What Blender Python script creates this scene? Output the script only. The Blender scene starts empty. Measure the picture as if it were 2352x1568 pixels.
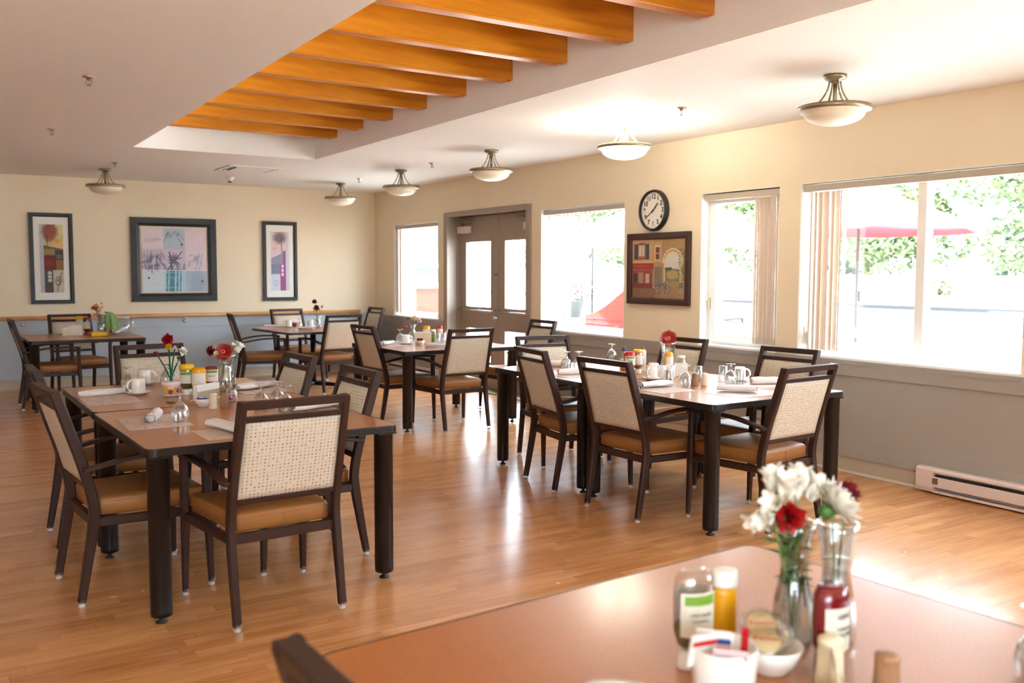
import bpy, math, random
import numpy as np
from mathutils import Vector, Matrix
R = math.radians
random.seed(7)
sc = bpy.context.scene
COL = sc.collection
# ---------------------------------------------------------------- camera
cd = bpy.data.cameras.new('camera'); cam = bpy.data.objects.new('camera', cd); COL.objects.link(cam)
yaw, pitch, roll = 0.564595, 0.0752423, 0.0031223
fv = Vector((math.sin(yaw)*math.cos(pitch), math.cos(yaw)*math.cos(pitch), -math.sin(pitch)))
rv = Vector((math.cos(yaw), -math.sin(yaw), 0)); uv = rv.cross(fv)
r2 = rv*math.cos(roll)+uv*math.sin(roll); u2 = -rv*math.sin(roll)+uv*math.cos(roll)
M = Matrix((r2, u2, -fv)).transposed().to_4x4(); M.translation = Vector((-5.76804, -13.00635, 1.49))
cam.matrix_world = M
cd.sensor_width = 36; cd.lens = 2112.449/2352*36; cd.clip_start = .05; cd.clip_end = 200
cd.dof.use_dof = True; cd.dof.focus_distance = 5.2; cd.dof.aperture_fstop = 3.0
sc.camera = cam
# ---------------------------------------------------------------- view, world, sun
vs = sc.view_settings; vs.view_transform = 'Standard'; vs.look = 'None'; vs.gamma = 1; vs.use_curve_mapping = False
vs.exposure = 1.88
sc.cycles.use_denoising = True; sc.cycles.max_bounces = 10; sc.cycles.diffuse_bounces = 6; sc.cycles.transparent_max_bounces = 24
sc.cycles.sample_clamp_indirect = 8; sc.cycles.caustics_reflective = False; sc.cycles.caustics_refractive = False
w = bpy.data.worlds.new('sky'); sc.world = w; w.use_nodes = True
bg = w.node_tree.nodes['Background']; bg.inputs[0].default_value = (.76, .88, 1, 1); bg.inputs[1].default_value = 6.5
sd = bpy.data.lights.new('sun', 'SUN'); so = bpy.data.objects.new('sun', sd); COL.objects.link(so)
sd.energy = 14; sd.angle = R(3); sd.color = (1, .98, .95)
so.rotation_euler = (R(12), R(-35), 0)      # comes from over the roof, falls on the patio outside

# ---------------------------------------------------------------- helpers
def lin(c):
    if isinstance(c, str):
        c = [int(c[i:i+2], 16)/255 for i in (0, 2, 4)]
        return tuple(x/12.92 if x <= .04045 else ((x+.055)/1.055)**2.4 for x in c)
    return tuple(c)
class MB:
    def __init__(s): s.v = []; s.f = []; s.m = []; s.cur = 0; s.sm = []; s.c = []
    def add(s, vs_, fs, smooth=False, col=None):
        b = len(s.v); s.v += [tuple(v) for v in vs_]
        for f in fs: s.f.append([b+i for i in f]); s.m.append(s.cur); s.sm.append(smooth); s.c.append(col)
        return s
    def box(s, x0, x1, y0, y1, z0, z1, T=None):
        P = [(x, y, z) for z in (z0, z1) for y in (y0, y1) for x in (x0, x1)]
        if T: P = [T @ Vector(p) for p in P]
        return s.add(P, [(0, 2, 3, 1), (4, 5, 7, 6), (0, 1, 5, 4), (2, 6, 7, 3), (0, 4, 6, 2), (1, 3, 7, 5)])
    def lathe(s, prof, n=24, c=(0, 0, 0), T=None, smooth=True, sx=1, sy=1, cap=True):
        vs_ = []
        for r, z in prof:
            for i in range(n):
                a = 2*math.pi*i/n; vs_.append(Vector((c[0]+r*sx*math.cos(a), c[1]+r*sy*math.sin(a), c[2]+z)))
        if T: vs_ = [T @ v for v in vs_]
        fs = []
        for k in range(len(prof)-1):
            for i in range(n):
                j = (i+1) % n; fs.append((k*n+i, k*n+j, (k+1)*n+j, (k+1)*n+i))
        s.add(vs_, fs, smooth)
        if cap:
            b = len(s.v)-len(vs_)
            if prof[0][0] > 1e-5: s.f.append([b+i for i in range(n)][::-1]); s.m.append(s.cur); s.sm.append(False); s.c.append(None)
            if prof[-1][0] > 1e-5: s.f.append([b+(len(prof)-1)*n+i for i in range(n)]); s.m.append(s.cur); s.sm.append(False); s.c.append(None)
        return s
    def cyl(s, x, y, z0, z1, r, n=20, r1=None):
        return s.lathe([(r, z0), (r if r1 is None else r1, z1)], n, (x, y, 0))
    def tube(s, path, r, n=8, smooth=True, flat=None):
        P = [Vector(p) for p in path]; rings = []
        for i, p in enumerate(P):
            d = (P[min(i+1, len(P)-1)]-P[max(i-1, 0)]).normalized()
            up = Vector((0, 0, 1)) if abs(d.z) < .9 else Vector((1, 0, 0))
            a = d.cross(up).normalized(); b = a.cross(d)
            rr = r[i] if isinstance(r, (list, tuple)) else r
            rings.append([p+a*math.cos(2*math.pi*k/n)*rr+b*math.sin(2*math.pi*k/n)*rr for k in range(n)])
        vs_ = [v for q in rings for v in q]; fs = []
        for k in range(len(P)-1):
            for i in range(n):
                j = (i+1) % n; fs.append((k*n+i, (k+1)*n+i, (k+1)*n+j, k*n+j))
        fs.append(tuple(range(n))); fs.append(tuple((len(P)-1)*n+i for i in range(n))[::-1])
        return s.add(vs_, fs, smooth)
    def sweep(s, path, wx, wz, side=(1, 0, 0), smooth=False):
        """rectangular bar: wx along side, wz across"""
        P = [Vector(p) for p in path]; sd_ = Vector(side).normalized(); vs_ = []
        for i, p in enumerate(P):
            d = (P[min(i+1, len(P)-1)]-P[max(i-1, 0)]).normalized(); a = sd_; b = a.cross(d).normalized()
            A = wx[i] if isinstance(wx, (list, tuple)) else wx; B = wz[i] if isinstance(wz, (list, tuple)) else wz
            c = min(A, B)*.18
            for q1, q2 in ((-1, -1), (1, -1), (1, 1), (-1, 1)):
                if q1*q2 > 0: o = ((q1*(A/2), q2*(B/2-c)), (q1*(A/2-c), q2*(B/2)))
                else: o = ((q1*(A/2-c), q2*(B/2)), (q1*(A/2), q2*(B/2-c)))
                for (u, v) in o: vs_.append(p+a*u+b*v)
        # order ring consistently by angle
        n = 8; out = []
        for i, p in enumerate(P):
            out += vs_[i*n:(i+1)*n]
        fs = []
        for k in range(len(P)-1):
            for i in range(n):
                j = (i+1) % n; fs.append((k*n+i, k*n+j, (k+1)*n+j, (k+1)*n+i))
        fs.append(tuple(range(n))[::-1]); fs.append(tuple((len(P)-1)*n+i for i in range(n)))
        return s.add(out, fs, smooth)
    def prism(s, pts, z0, z1, T=None, smooth=False):
        n = len(pts); V = [Vector((x, y, z)) for z in (z0, z1) for x, y in pts]
        if T: V = [T @ v for v in V]
        return s.add(V, [tuple(range(n))[::-1], tuple(range(n, 2*n))]+[(i, (i+1) % n, n+(i+1) % n, n+i) for i in range(n)], smooth)
    def build(s, name, mats, parent=None, loc=None, rot=None, bevel=0, seg=2):
        me = bpy.data.meshes.new(name); me.from_pydata(s.v, [], s.f)
        if not isinstance(mats, (list, tuple)): mats = [mats]
        for m in mats: me.materials.append(m)
        me.polygons.foreach_set('material_index', s.m); me.polygons.foreach_set('use_smooth', s.sm)
        if any(c is not None for c in s.c):
            ca = me.color_attributes.new('paint', 'FLOAT_COLOR', 'CORNER'); d = []
            for p, c in zip(me.polygons, s.c):
                c = c or (1, 1, 1); d += [c[0], c[1], c[2], 1]*p.loop_total
            ca.data.foreach_set('color', d)
        me.update()
        o = bpy.data.objects.new(name, me); COL.objects.link(o)
        if parent: o.parent = parent
        if loc: o.location = loc
        if rot: o.rotation_euler = rot
        if bevel:
            b = o.modifiers.new('bevel', 'BEVEL'); b.width = bevel; b.segments = seg; b.limit_method = 'ANGLE'; b.angle_limit = R(40)
            b.harden_normals = False
        return o
def tag(o, label=None, cat=None, group=None, kind=None):
    if label: o['label'] = label
    if cat: o['category'] = cat
    if group: o['group'] = group
    if kind: o['kind'] = kind
    return o
def thing(name, loc=(0, 0, 0), rz=0, label=None, cat=None, group=None, kind=None):
    o = bpy.data.objects.new(name, None); COL.objects.link(o); o.empty_display_size = .05
    o.location = loc; o.rotation_euler = (0, 0, R(rz)); return tag(o, label, cat, group, kind)
def kids(o): return [c for c in bpy.data.objects if c.parent == o]
def dup(o, loc, rz=0, label=None, group=None, scale=None):
    def cp(a, par):
        c = a.copy(); COL.objects.link(c); c.parent = par
        for k in KIDS[a.name]: cp(k, c)
        return c
    def reg(a):
        KIDS[a.name] = kids(a)
        for k in KIDS[a.name]: reg(k)
    if o.name not in KIDS: reg(o)
    c = cp(o, None); c.location = loc; c.rotation_euler = (0, 0, R(rz))
    if scale: c.scale = scale
    if label: c['label'] = label
    if group: c['group'] = group
    elif 'group' in c and group == '': del c['group']
    return c
KIDS = {}
def series(proto, spots, group=None):
    """spots: (x, y, z, rz, label[, scale]); the first spot takes the prototype itself"""
    out = []
    for i, s in enumerate(spots):
        sca = s[5] if len(s) > 5 else None
        o = proto if i == 0 else dup(proto, s[:3], s[3])
        if i == 0: o.location = s[:3]; o.rotation_euler = (0, 0, R(s[3]))
        if sca: o.scale = (sca,)*3 if not isinstance(sca, tuple) else sca
        o['label'] = s[4]
        if group: o['group'] = group
        out.append(o)
    # copies must be made before the prototype is moved for scale reasons; scale copies explicitly
    for o, s in zip(out, spots):
        if len(s) <= 5: o.scale = (1, 1, 1)
    return out
# ---------------------------------------------------------------- materials
class NT:
    def __init__(s, name):
        s.m = bpy.data.materials.new(name); s.m.use_nodes = True; s.t = s.m.node_tree; s.n = s.t.nodes; s.p = s.n['Principled BSDF']
    def new(s, t, **k):
        n = s.n.new(t)
        for a, b in k.items():
            if a.startswith('i_'): n.inputs[a[2:].replace('_', ' ')].default_value = b
            else: setattr(n, a, b)
        return n
    def link(s, a, b): s.t.links.new(a, b)
    def math(s, op, a, b=None, c=None):
        n = s.n.new('ShaderNodeMath'); n.operation = op
        for i, x in enumerate((a, b, c)):
            if x is None: continue
            if isinstance(x, (int, float)): n.inputs[i].default_value = x
            else: s.link(x, n.inputs[i])
        return n.outputs[0]
    def ramp(s, fac, stops):
        r = s.n.new('ShaderNodeValToRGB'); e = r.color_ramp.elements
        while len(e) < len(stops): e.new(.5)
        for q, (p, c) in zip(e, stops): q.position = p; q.color = (*lin(c), 1)
        s.link(fac, r.inputs[0]); return r.outputs[0]
    def mix(s, fac, a, b, mode='MIX'):
        m = s.n.new('ShaderNodeMix'); m.data_type = 'RGBA'; m.blend_type = mode
        for i, x in ((0, fac), (6, a), (7, b)):
            if isinstance(x, (int, float)): m.inputs[i].default_value = x
            elif isinstance(x, (str, tuple)): m.inputs[i].default_value = (*lin(x), 1)
            else: s.link(x, m.inputs[i])
        return m.outputs[2]
def pr(name, col, rough=.5, metal=0, spec=.5, noise=.06, scale=30, bump=0, coat=0, sheen=0, sss=0):
    N = NT(name); tc = N.new('ShaderNodeTexCoord'); nz = N.new('ShaderNodeTexNoise', i_Scale=scale, i_Detail=4.0); N.link(tc.outputs['Object'], nz.inputs['Vector'])
    c = lin(col); a = tuple(max(0, x*(1-noise)) for x in c); b = tuple(min(1, x*(1+noise)) for x in c)
    N.link(N.mix(nz.outputs[0], a, b), N.p.inputs['Base Color'])
    N.p.inputs['Roughness'].default_value = rough; N.p.inputs['Metallic'].default_value = metal; N.p.inputs['Specular IOR Level'].default_value = spec
    if coat: N.p.inputs['Coat Weight'].default_value = coat
    if sheen: N.p.inputs['Sheen Weight'].default_value = sheen
    if sss: N.p.inputs['Subsurface Weight'].default_value = sss; N.p.inputs['Subsurface Radius'].default_value = (.01, .01, .01)
    if bump:
        bp = N.new('ShaderNodeBump', i_Strength=bump, i_Distance=.002); N.link(nz.outputs[0], bp.inputs['Height']); N.link(bp.outputs[0], N.p.inputs['Normal'])
    return N.m
def glassm(name, tint=(.97, .98, .98), refl=.9, edge=(1, 1, 1), base=.04, rough=.02, pw=3.0):
    N = NT(name); N.n.remove(N.p); out = N.n['Material Output']
    t = N.new('ShaderNodeBsdfTransparent'); t.inputs[0].default_value = (*tint, 1)
    g = N.new('ShaderNodeBsdfGlossy'); g.inputs[0].default_value = (*edge, 1); g.inputs['Roughness'].default_value = rough
    lw = N.new('ShaderNodeLayerWeight', i_Blend=.5); f = N.math('POWER', lw.outputs['Facing'], pw); f = N.math('MULTIPLY', f, refl); f = N.math('ADD', f, base)
    mx = N.new('ShaderNodeMixShader'); N.link(f, mx.inputs[0]); N.link(t.outputs[0], mx.inputs[1]); N.link(g.outputs[0], mx.inputs[2]); N.link(mx.outputs[0], out.inputs[0])
    return N.m
def paintm(name, rough=.6, spec=.4):
    N = NT(name); a = N.new('ShaderNodeVertexColor', layer_name='paint'); tc = N.new('ShaderNodeTexCoord'); nz = N.new('ShaderNodeTexNoise', i_Scale=90.0)
    N.link(tc.outputs['Object'], nz.inputs['Vector']); f = N.math('MULTIPLY_ADD', nz.outputs[0], .3, .85)
    N.link(N.mix(1.0, a.outputs[0], f, 'MULTIPLY'), N.p.inputs['Base Color']); N.p.inputs['Roughness'].default_value = rough; N.p.inputs['Specular IOR Level'].default_value = spec
    return N.m
def emis(name, col, st):
    N = NT(name); N.p.inputs['Base Color'].default_value = (.9, .88, .82, 1); N.p.inputs['Emission Color'].default_value = (*lin(col), 1); N.p.inputs['Emission Strength'].default_value = st
    return N.m
def floor_mat():
    N = NT('laminate_floor'); g = N.new('ShaderNodeNewGeometry'); sp = N.new('ShaderNodeSeparateXYZ'); N.link(g.outputs['Position'], sp.inputs[0])
    x, y = sp.outputs[0], sp.outputs[1]
    W = .066; row = N.math('FLOOR', N.math('DIVIDE', y, W))
    wn = N.new('ShaderNodeTexWhiteNoise', noise_dimensions='1D'); N.link(row, wn.inputs['W'])
    xx = N.math('DIVIDE', N.math('MULTIPLY_ADD', wn.outputs[0], 3.0, x), .62)
    cell = N.math('FLOOR', xx); cb = N.new('ShaderNodeCombineXYZ'); N.link(row, cb.inputs[0]); N.link(cell, cb.inputs[1])
    w2 = N.new('ShaderNodeTexWhiteNoise', noise_dimensions='2D'); N.link(cb.outputs[0], w2.inputs['Vector'])
    # grain
    cv = N.new('ShaderNodeCombineXYZ'); N.link(N.math('MULTIPLY', x, 1.5), cv.inputs[0]); N.link(N.math('MULTIPLY', y, 22.0), cv.inputs[1]); N.link(N.math('MULTIPLY', w2.outputs[0], 9.0), cv.inputs[2])
    nz = N.new('ShaderNodeTexNoise', i_Scale=1.6, i_Detail=6.0, i_Roughness=.62, i_Distortion=.7); N.link(cv.outputs[0], nz.inputs['Vector'])
    cv2 = N.new('ShaderNodeCombineXYZ'); N.link(N.math('MULTIPLY', x, 2.0), cv2.inputs[0]); N.link(N.math('MULTIPLY', y, 5.0), cv2.inputs[1]); N.link(w2.outputs[0], cv2.inputs[2])
    n2 = N.new('ShaderNodeTexNoise', i_Scale=1.3, i_Detail=3.0); N.link(cv2.outputs[0], n2.inputs['Vector'])
    f = N.math('ADD', N.math('MULTIPLY', nz.outputs[0], .55), N.math('ADD', N.math('MULTIPLY', w2.outputs[0], .2), N.math('MULTIPLY', n2.outputs[0], .3)))
    c = N.ramp(f, [(.25, 'a0673a'), (.45, 'bb7f4c'), (.62, 'cf945e'), (.85, 'dfa974')])
    fr = N.math('FRACT', N.math('DIVIDE', y, W)); seam = N.math('LESS_THAN', fr, .025)
    fr2 = N.math('FRACT', xx); s2 = N.math('LESS_THAN', fr2, .004); sm_ = N.math('MAXIMUM', seam, s2)
    c = N.mix(N.math('MULTIPLY', sm_, .35), c, '6a3f20'); N.link(c, N.p.inputs['Base Color'])
    nb = N.new('ShaderNodeTexNoise', i_Scale=14.0, i_Detail=3.0); N.link(g.outputs['Position'], nb.inputs['Vector'])
    N.link(N.math('MULTIPLY_ADD', nb.outputs[0], .14, .17), N.p.inputs['Roughness'])
    hb = N.math('SUBTRACT', N.math('MULTIPLY', nb.outputs[0], .6), sm_)
    bp = N.new('ShaderNodeBump', i_Strength=.12, i_Distance=.002); N.link(hb, bp.inputs['Height']); N.link(bp.outputs[0], N.p.inputs['Normal'])
    N.p.inputs['Specular IOR Level'].default_value = .9
    return N.m
def wood(name, a, b, axis=0, rough=.4, scale=1., spec=.5):
    N = NT(name); tc = N.new('ShaderNodeTexCoord'); mp = N.new('ShaderNodeMapping'); s = [14*scale]*3; s[axis] = 1.6*scale; mp.inputs['Scale'].default_value = s
    N.link(tc.outputs['Object'], mp.inputs[0]); nz = N.new('ShaderNodeTexNoise', i_Scale=2.0, i_Detail=6.0, i_Distortion=.5); N.link(mp.outputs[0], nz.inputs['Vector'])
    N.link(N.ramp(nz.outputs[0], [(.3, a), (.7, b)]), N.p.inputs['Base Color']); N.p.inputs['Roughness'].default_value = rough; N.p.inputs['Specular IOR Level'].default_value = spec
    return N.m
def fabric_mat():
    N = NT('dotted_upholstery'); tc = N.new('ShaderNodeTexCoord'); sp = N.new('ShaderNodeSeparateXYZ'); N.link(tc.outputs['Object'], sp.inputs[0])
    u = N.math('DIVIDE', sp.outputs[0], .0172); v = N.math('DIVIDE', sp.outputs[2], .0150)
    cu = N.math('FLOOR', u); cvv = N.math('FLOOR', v)
    cb = N.new('ShaderNodeCombineXYZ'); N.link(cu, cb.inputs[0]); N.link(cvv, cb.inputs[1])
    wn = N.new('ShaderNodeTexWhiteNoise', noise_dimensions='2D'); N.link(cb.outputs[0], wn.inputs['Vector'])
    du = N.math('MULTIPLY', N.math('SUBTRACT', N.math('FRACT', u), .5), .0172); dv = N.math('MULTIPLY', N.math('SUBTRACT', N.math('FRACT', v), .5), .0150)
    d = N.math('SQRT', N.math('ADD', N.math('MULTIPLY', du, du), N.math('MULTIPLY', dv, dv)))
    disc = N.math('LESS_THAN', d, .0039); hole = N.math('LESS_THAN', d, .0023)
    fill = N.math('GREATER_THAN', wn.outputs[0], .62); gone = N.math('LESS_THAN', wn.outputs[0], .1)
    ring = N.math('MULTIPLY', disc, N.math('SUBTRACT', 1.0, N.math('MULTIPLY', hole, N.math('SUBTRACT', 1.0, fill))))
    ring = N.math('MULTIPLY', ring, N.math('SUBTRACT', 1.0, gone))
    red = N.math('GREATER_THAN', wn.outputs[0], .87)
    dc = N.mix(red, '837764', '9c6650')
    nz = N.new('ShaderNodeTexNoise', i_Scale=600.0, i_Detail=2.0); N.link(tc.outputs['Object'], nz.inputs['Vector'])
    base = N.mix(nz.outputs[0], 'bdb09a', 'd3c9b6')
    N.link(N.mix(N.math('MULTIPLY', ring, .9), base, dc), N.p.inputs['Base Color']); N.p.inputs['Roughness'].default_value = .75; N.p.inputs['Specular IOR Level'].default_value = .25
    bp = N.new('ShaderNodeBump', i_Strength=.25, i_Distance=.001); N.link(nz.outputs[0], bp.inputs['Height']); N.link(bp.outputs[0], N.p.inputs['Normal'])
    return N.m
def marble_mat():
    N = NT('marbled_paper'); tc = N.new('ShaderNodeTexCoord'); nz = N.new('ShaderNodeTexNoise', i_Scale=7.0, i_Detail=5.0, i_Distortion=1.6); N.link(tc.outputs['Object'], nz.inputs['Vector'])
    f = N.math('ABSOLUTE', N.math('SUBTRACT', nz.outputs[0], .5)); N.link(N.ramp(f, [(0, 'a58d84'), (.012, 'c9b3a6'), (.06, 'd9c6ba')]), N.p.inputs['Base Color']); N.p.inputs['Roughness'].default_value = .45
    return N.m
def laminate_top():
    N = NT('laminate_top'); tc = N.new('ShaderNodeTexCoord'); nz = N.new('ShaderNodeTexNoise', i_Scale=220.0, i_Detail=3.0); N.link(tc.outputs['Object'], nz.inputs['Vector'])
    N.link(N.ramp(nz.outputs[0], [(.35, 'a05d24'), (.65, 'b67230')]), N.p.inputs['Base Color']); N.p.inputs['Roughness'].default_value = .4; N.p.inputs['Specular IOR Level'].default_value = 1.0; N.p.inputs['Coat Weight'].default_value = .5; N.p.inputs['Coat Roughness'].default_value = .13
    return N.m
mt = {}
mt['floor'] = floor_mat()
mt['cream'] = pr('cream_paint', 'e6d7bb', .6, noise=.03, scale=4, bump=.05)
mt['white'] = pr('ceiling_paint', 'eae9e6', .75, noise=.02, scale=3)
mt['taupe'] = pr('taupe_wainscot_paint', 'a09c95', .45, noise=.03, scale=5)
mt['doorp'] = pr('taupe_door_paint', '9c8e80', .4, noise=.03, scale=8)
mt['base'] = pr('vinyl_baseboard', 'b9ad97', .45, noise=.04)
mt['beam'] = wood('stained_plywood', 'b96c10', 'dc9226', 0, .32, .6)
mt['oak'] = wood('oak_rail', 'b9834a', 'd6a468', 0, .35)
mt['frame'] = pr('chair_frame_brown', '35211a', .45, spec=.28, noise=.12, scale=60)
mt['vinyl'] = pr('tan_vinyl', '966232', .42, noise=.07, scale=25, bump=.15)
mt['fabric'] = fabric_mat()
mt['edge'] = pr('table_edge_black', '1d1513', .36, spec=.35, noise=.1)
mt['leg'] = pr('table_leg_black', '151010', .36, spec=.35, noise=.12, scale=50)
mt['top'] = laminate_top()
mt['clear'] = glassm('clear_plastic', (.9, .9, .9), .8, base=.1)
mt['glass'] = glassm('drinking_glass', (.88, .9, .9), 1.0, base=.12, pw=2.0)
mt['pane'] = glassm('window_glass', (.97, .98, .98), .35, base=.03)
mt['water'] = glassm('water', (.93, .96, .95), .4, base=.03)
mt['upvc'] = pr('white_window_frame', 'f0f0ee', .4, noise=.02)
mt['nickel'] = pr('brushed_nickel', '9c9078', .35, .85, noise=.08)
mt['chrome'] = pr('chrome', 'c8c8c8', .18, 1, noise=.03)
mt['bowl'] = pr('frosted_bowl_glass', 'e8e2cf', .35, noise=.04, scale=12, sss=.2)
mt['litbowl'] = emis('lit_bowl_glass', 'fff4dc', 2.6)
mt['china'] = pr('white_china', 'e8e4de', .18, noise=.02, coat=.3)
mt['cloth'] = pr('white_napkin_cloth', 'e6e1dd', .85, noise=.05, scale=40, bump=.4)
mt['marble'] = marble_mat()
def vane(name, col, k):
    N = NT(name); N.n.remove(N.p); d = N.new('ShaderNodeBsdfDiffuse'); t_ = N.new('ShaderNodeBsdfTranslucent'); mx = N.new('ShaderNodeMixShader', i_Fac=k)
    tc = N.new('ShaderNodeTexCoord'); nz = N.new('ShaderNodeTexNoise', i_Scale=60.0); N.link(tc.outputs['Object'], nz.inputs['Vector']); c = lin(col); cc = N.mix(nz.outputs[0], tuple(x*.94 for x in c), c)
    N.link(cc, d.inputs[0]); N.link(cc, t_.inputs[0]); N.link(d.outputs[0], mx.inputs[1]); N.link(t_.outputs[0], mx.inputs[2]); N.link(mx.outputs[0], N.n['Material Output'].inputs[0]); return N.m
mt['blind'] = vane('cream_blind_vane', 'e6dace', .4); mt['frost'] = vane('added_skylight_frosted_glass', 'f4f6f8', .8); mt['blindw'] = vane('white_blind_vane', 'eeeeec', .5)
mt['valance'] = pr('blind_headrail', 'b5ab9a', .5, noise=.03)
mt['green'] = pr('leaf_green', '4f7a35', .5, noise=.25, scale=60)
mt['dgreen'] = pr('yarn_green', '0f5a45', .8, noise=.15, scale=200)
mt['stem'] = pr('stem_green', '6f8f4a', .5, noise=.15)
mt['red'] = pr('red_petal', '9c0409', .5, noise=.2, scale=90)
mt['dred'] = pr('crimson_petal', '6e061c', .55, noise=.2, scale=90)
mt['pink'] = pr('pink_petal', 'c95a8e', .5, noise=.2, scale=90)
mt['lpink'] = pr('pale_pink_petal', 'ecc9cc', .5, noise=.1)
mt['wpetal'] = pr('white_petal', 'eeeade', .5, noise=.06, scale=80)
mt['cpetal'] = pr('cream_petal', 'efe3b4', .5, noise=.08, scale=80)
mt['coral'] = pr('coral_petal', 'd88a68', .5, noise=.2, scale=90)
mt['yellow'] = pr('yellow', 'e8b80c', .4, noise=.06)
mt['mustard'] = pr('mustard_yellow', 'd79a06', .35, noise=.05)
mt['ketchup'] = pr('ketchup_red', '6e0f18', .18, noise=.1, coat=.5)
mt['kred'] = pr('bright_red_plastic', 'b3131a', .3, noise=.05)
mt['relish'] = pr('relish_green', '5a5a24', .3, noise=.35, scale=120)
mt['label'] = pr('white_label', 'd6d2c4', .5, noise=.04)
mt['labg'] = pr('green_label_print', '6f9a2c', .5, noise=.1)
mt['ink'] = pr('black_ink', '26242a', .6, noise=.05)
mt['bink'] = pr('blue_ink', '2b4585', .5, noise=.05)
mt['rink'] = pr('red_ink', 'c0201c', .5, noise=.05)
mt['cap'] = pr('white_plastic_cap', 'e6e3dc', .35, noise=.03)
mt['cream_p'] = pr('ivory_plastic', 'dccfb0', .4, noise=.04)
mt['brownp'] = pr('brown_plastic', '9a7252', .45, noise=.08)
mt['black'] = pr('matt_black', '1e1e1e', .45, noise=.08)
mt['pframe'] = pr('black_picture_frame', '12171a', .4, noise=.15, scale=50)
mt['bframe'] = pr('brown_picture_frame', '3f2a26', .4, noise=.12, scale=50)
mt['matb'] = pr('picture_mount', 'e6e4dc', .7, noise=.02)
mt['paint'] = paintm('printed_picture', .5)
mt['dial'] = pr('clock_dial', 'e6e2d4', .5, noise=.02)
mt['heater'] = pr('heater_enamel', 'd9c9c1', .4, noise=.04)
mt['fin'] = pr('heater_fins', '5e5650', .5, .3, noise=.2)
mt['towel'] = pr('green_towel', '86ad6c', .95, noise=.15, scale=150, bump=.6)
mt['oil'] = glassm('amber_oil', (.75, .35, .12), .5, base=.05)
mt['redliq'] = glassm('red_glass', (.9, .08, .06), .5, base=.06)
mt['concrete'] = pr('patio_concrete', 'd8d4cc', .8, noise=.06, scale=2)
mt['stucco'] = pr('white_stucco', 'e2e0dc', .8, noise=.03, scale=3)
mt['gwall'] = pr('grey_siding', '39434a', .7, noise=.04, scale=3)
mt['salmon'] = pr('salmon_panel', '8f2a1a', .7, noise=.06, scale=3)
mt['dsalmon'] = pr('salmon_siding', '7a2214', .7, noise=.05, scale=3)
mt['canvas'] = pr('white_canvas', 'e8e6e2', .8, noise=.04)
mt['rcanvas'] = pr('red_canvas', 'b0303a', .8, noise=.06)
mt['iron'] = pr('dark_iron', '12181a', .5, noise=.1)
mt['foliage'] = pr('tree_foliage', '64754f', .7, noise=.4, scale=.8)
mt['foliage2'] = pr('conifer_foliage', '4e6253', .7, noise=.4, scale=.8)
mt['bark'] = pr('bark', '6a5a4a', .8, noise=.3, scale=8)
mt['bread'] = pr('cracker', 'dcc58f', .7, noise=.15, scale=80)
mt['film'] = glassm('clear_wrapper', (.9, .89, .87), .5, base=.14, rough=.12)
mt['pot'] = paintm('painted_pot', .3)
mt['art_mount'] = mt['matb']

# ---------------------------------------------------------------- room shell
H = 2.677; XL = -8.6; YN = -15.6
def struct(name, mb, mat, bevel=0, label=None):
    o = mb.build(name, mat, bevel=bevel); return tag(o, label, None, None, 'structure')
struct('floor', MB().box(XL, 0.3, YN, 0, -.12, 0), mt['floor'])
# ceiling with the long coffer opening
CX0, CX1, CY0, CY1, CZ = -4.06, -2.24, -12.6, -3.5, 3.22
m = MB()
m.box(XL, CX0, YN, .2, H, H+.12); m.box(CX1, .2, YN, .2, H, H+.12); m.box(CX0, CX1, CY1, .2, H, H+.12); m.box(CX0, CX1, YN, CY0, H, H+.12)
m.box(CX0-.1, CX0, CY0, CY1, H+.12, CZ); m.box(CX1, CX1+.1, CY0, CY1, H+.12, CZ); m.box(CX0-.1, CX1+.1, CY1, CY1+.1, H+.12, CZ); m.box(CX0-.1, CX1+.1, CY0-.1, CY0, H+.12, CZ)
m.box(CX0-.1, CX0, CY0-.1, CY1+.1, CZ, CZ+.1); m.box(CX0+.11, CX1+.1, CY0-.1, CY1+.1, CZ, CZ+.1); m.box(CX0, CX0+.11, CY0-.1, CY0, CZ, CZ+.1); m.box(CX0, CX0+.11, CY1, CY1+.1, CZ, CZ+.1)
struct('ceiling', m, mt['white'])
struct('window_9', MB().box(CX0, CX0+.11, CY0, CY1, CZ+.04, CZ+.046), mt['frost'])  # unseen frosted skylight strip, added above the beams to brighten the recess
struct('wall_back', MB().box(XL, .2, 0, .2, 0, H), mt['cream'])
struct('wall_left', MB().box(XL-.2, XL, YN, .2, 0, H), mt['cream'])
m = MB(); m.box(XL, -8.2, YN-.2, YN, 0, H); m.box(-5.2, .2, YN-.2, YN, 0, H); m.box(XL, .2, YN-.2, YN, 0, .8); m.box(XL, .2, YN-.2, YN, 2.4, H)
struct('wall_behind_camera', m, mt['cream'])
for n_, (a_, b_) in enumerate(((-8.2, -5.2),)):  # added window in the unseen wall, there to light the room from the front
    o_ = thing('window_%d' % (7+n_), ((a_+b_)/2, YN-.1, .8), 0, kind='structure'); hw_ = (b_-a_)/2; q_ = MB()
    for u_ in (-hw_, -.03, hw_-.06): q_.box(u_, u_+.06, -.03, .03, 0, 1.6)
    q_.box(-hw_, hw_, -.03, .03, 0, .06); q_.box(-hw_, hw_, -.03, .03, 1.54, 1.6); q_.build('window_frame', mt['upvc'], o_)
    MB().box(-hw_+.03, hw_-.03, -.004, .004, .03, 1.57).build('window_pane', mt['pane'], o_)
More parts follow.
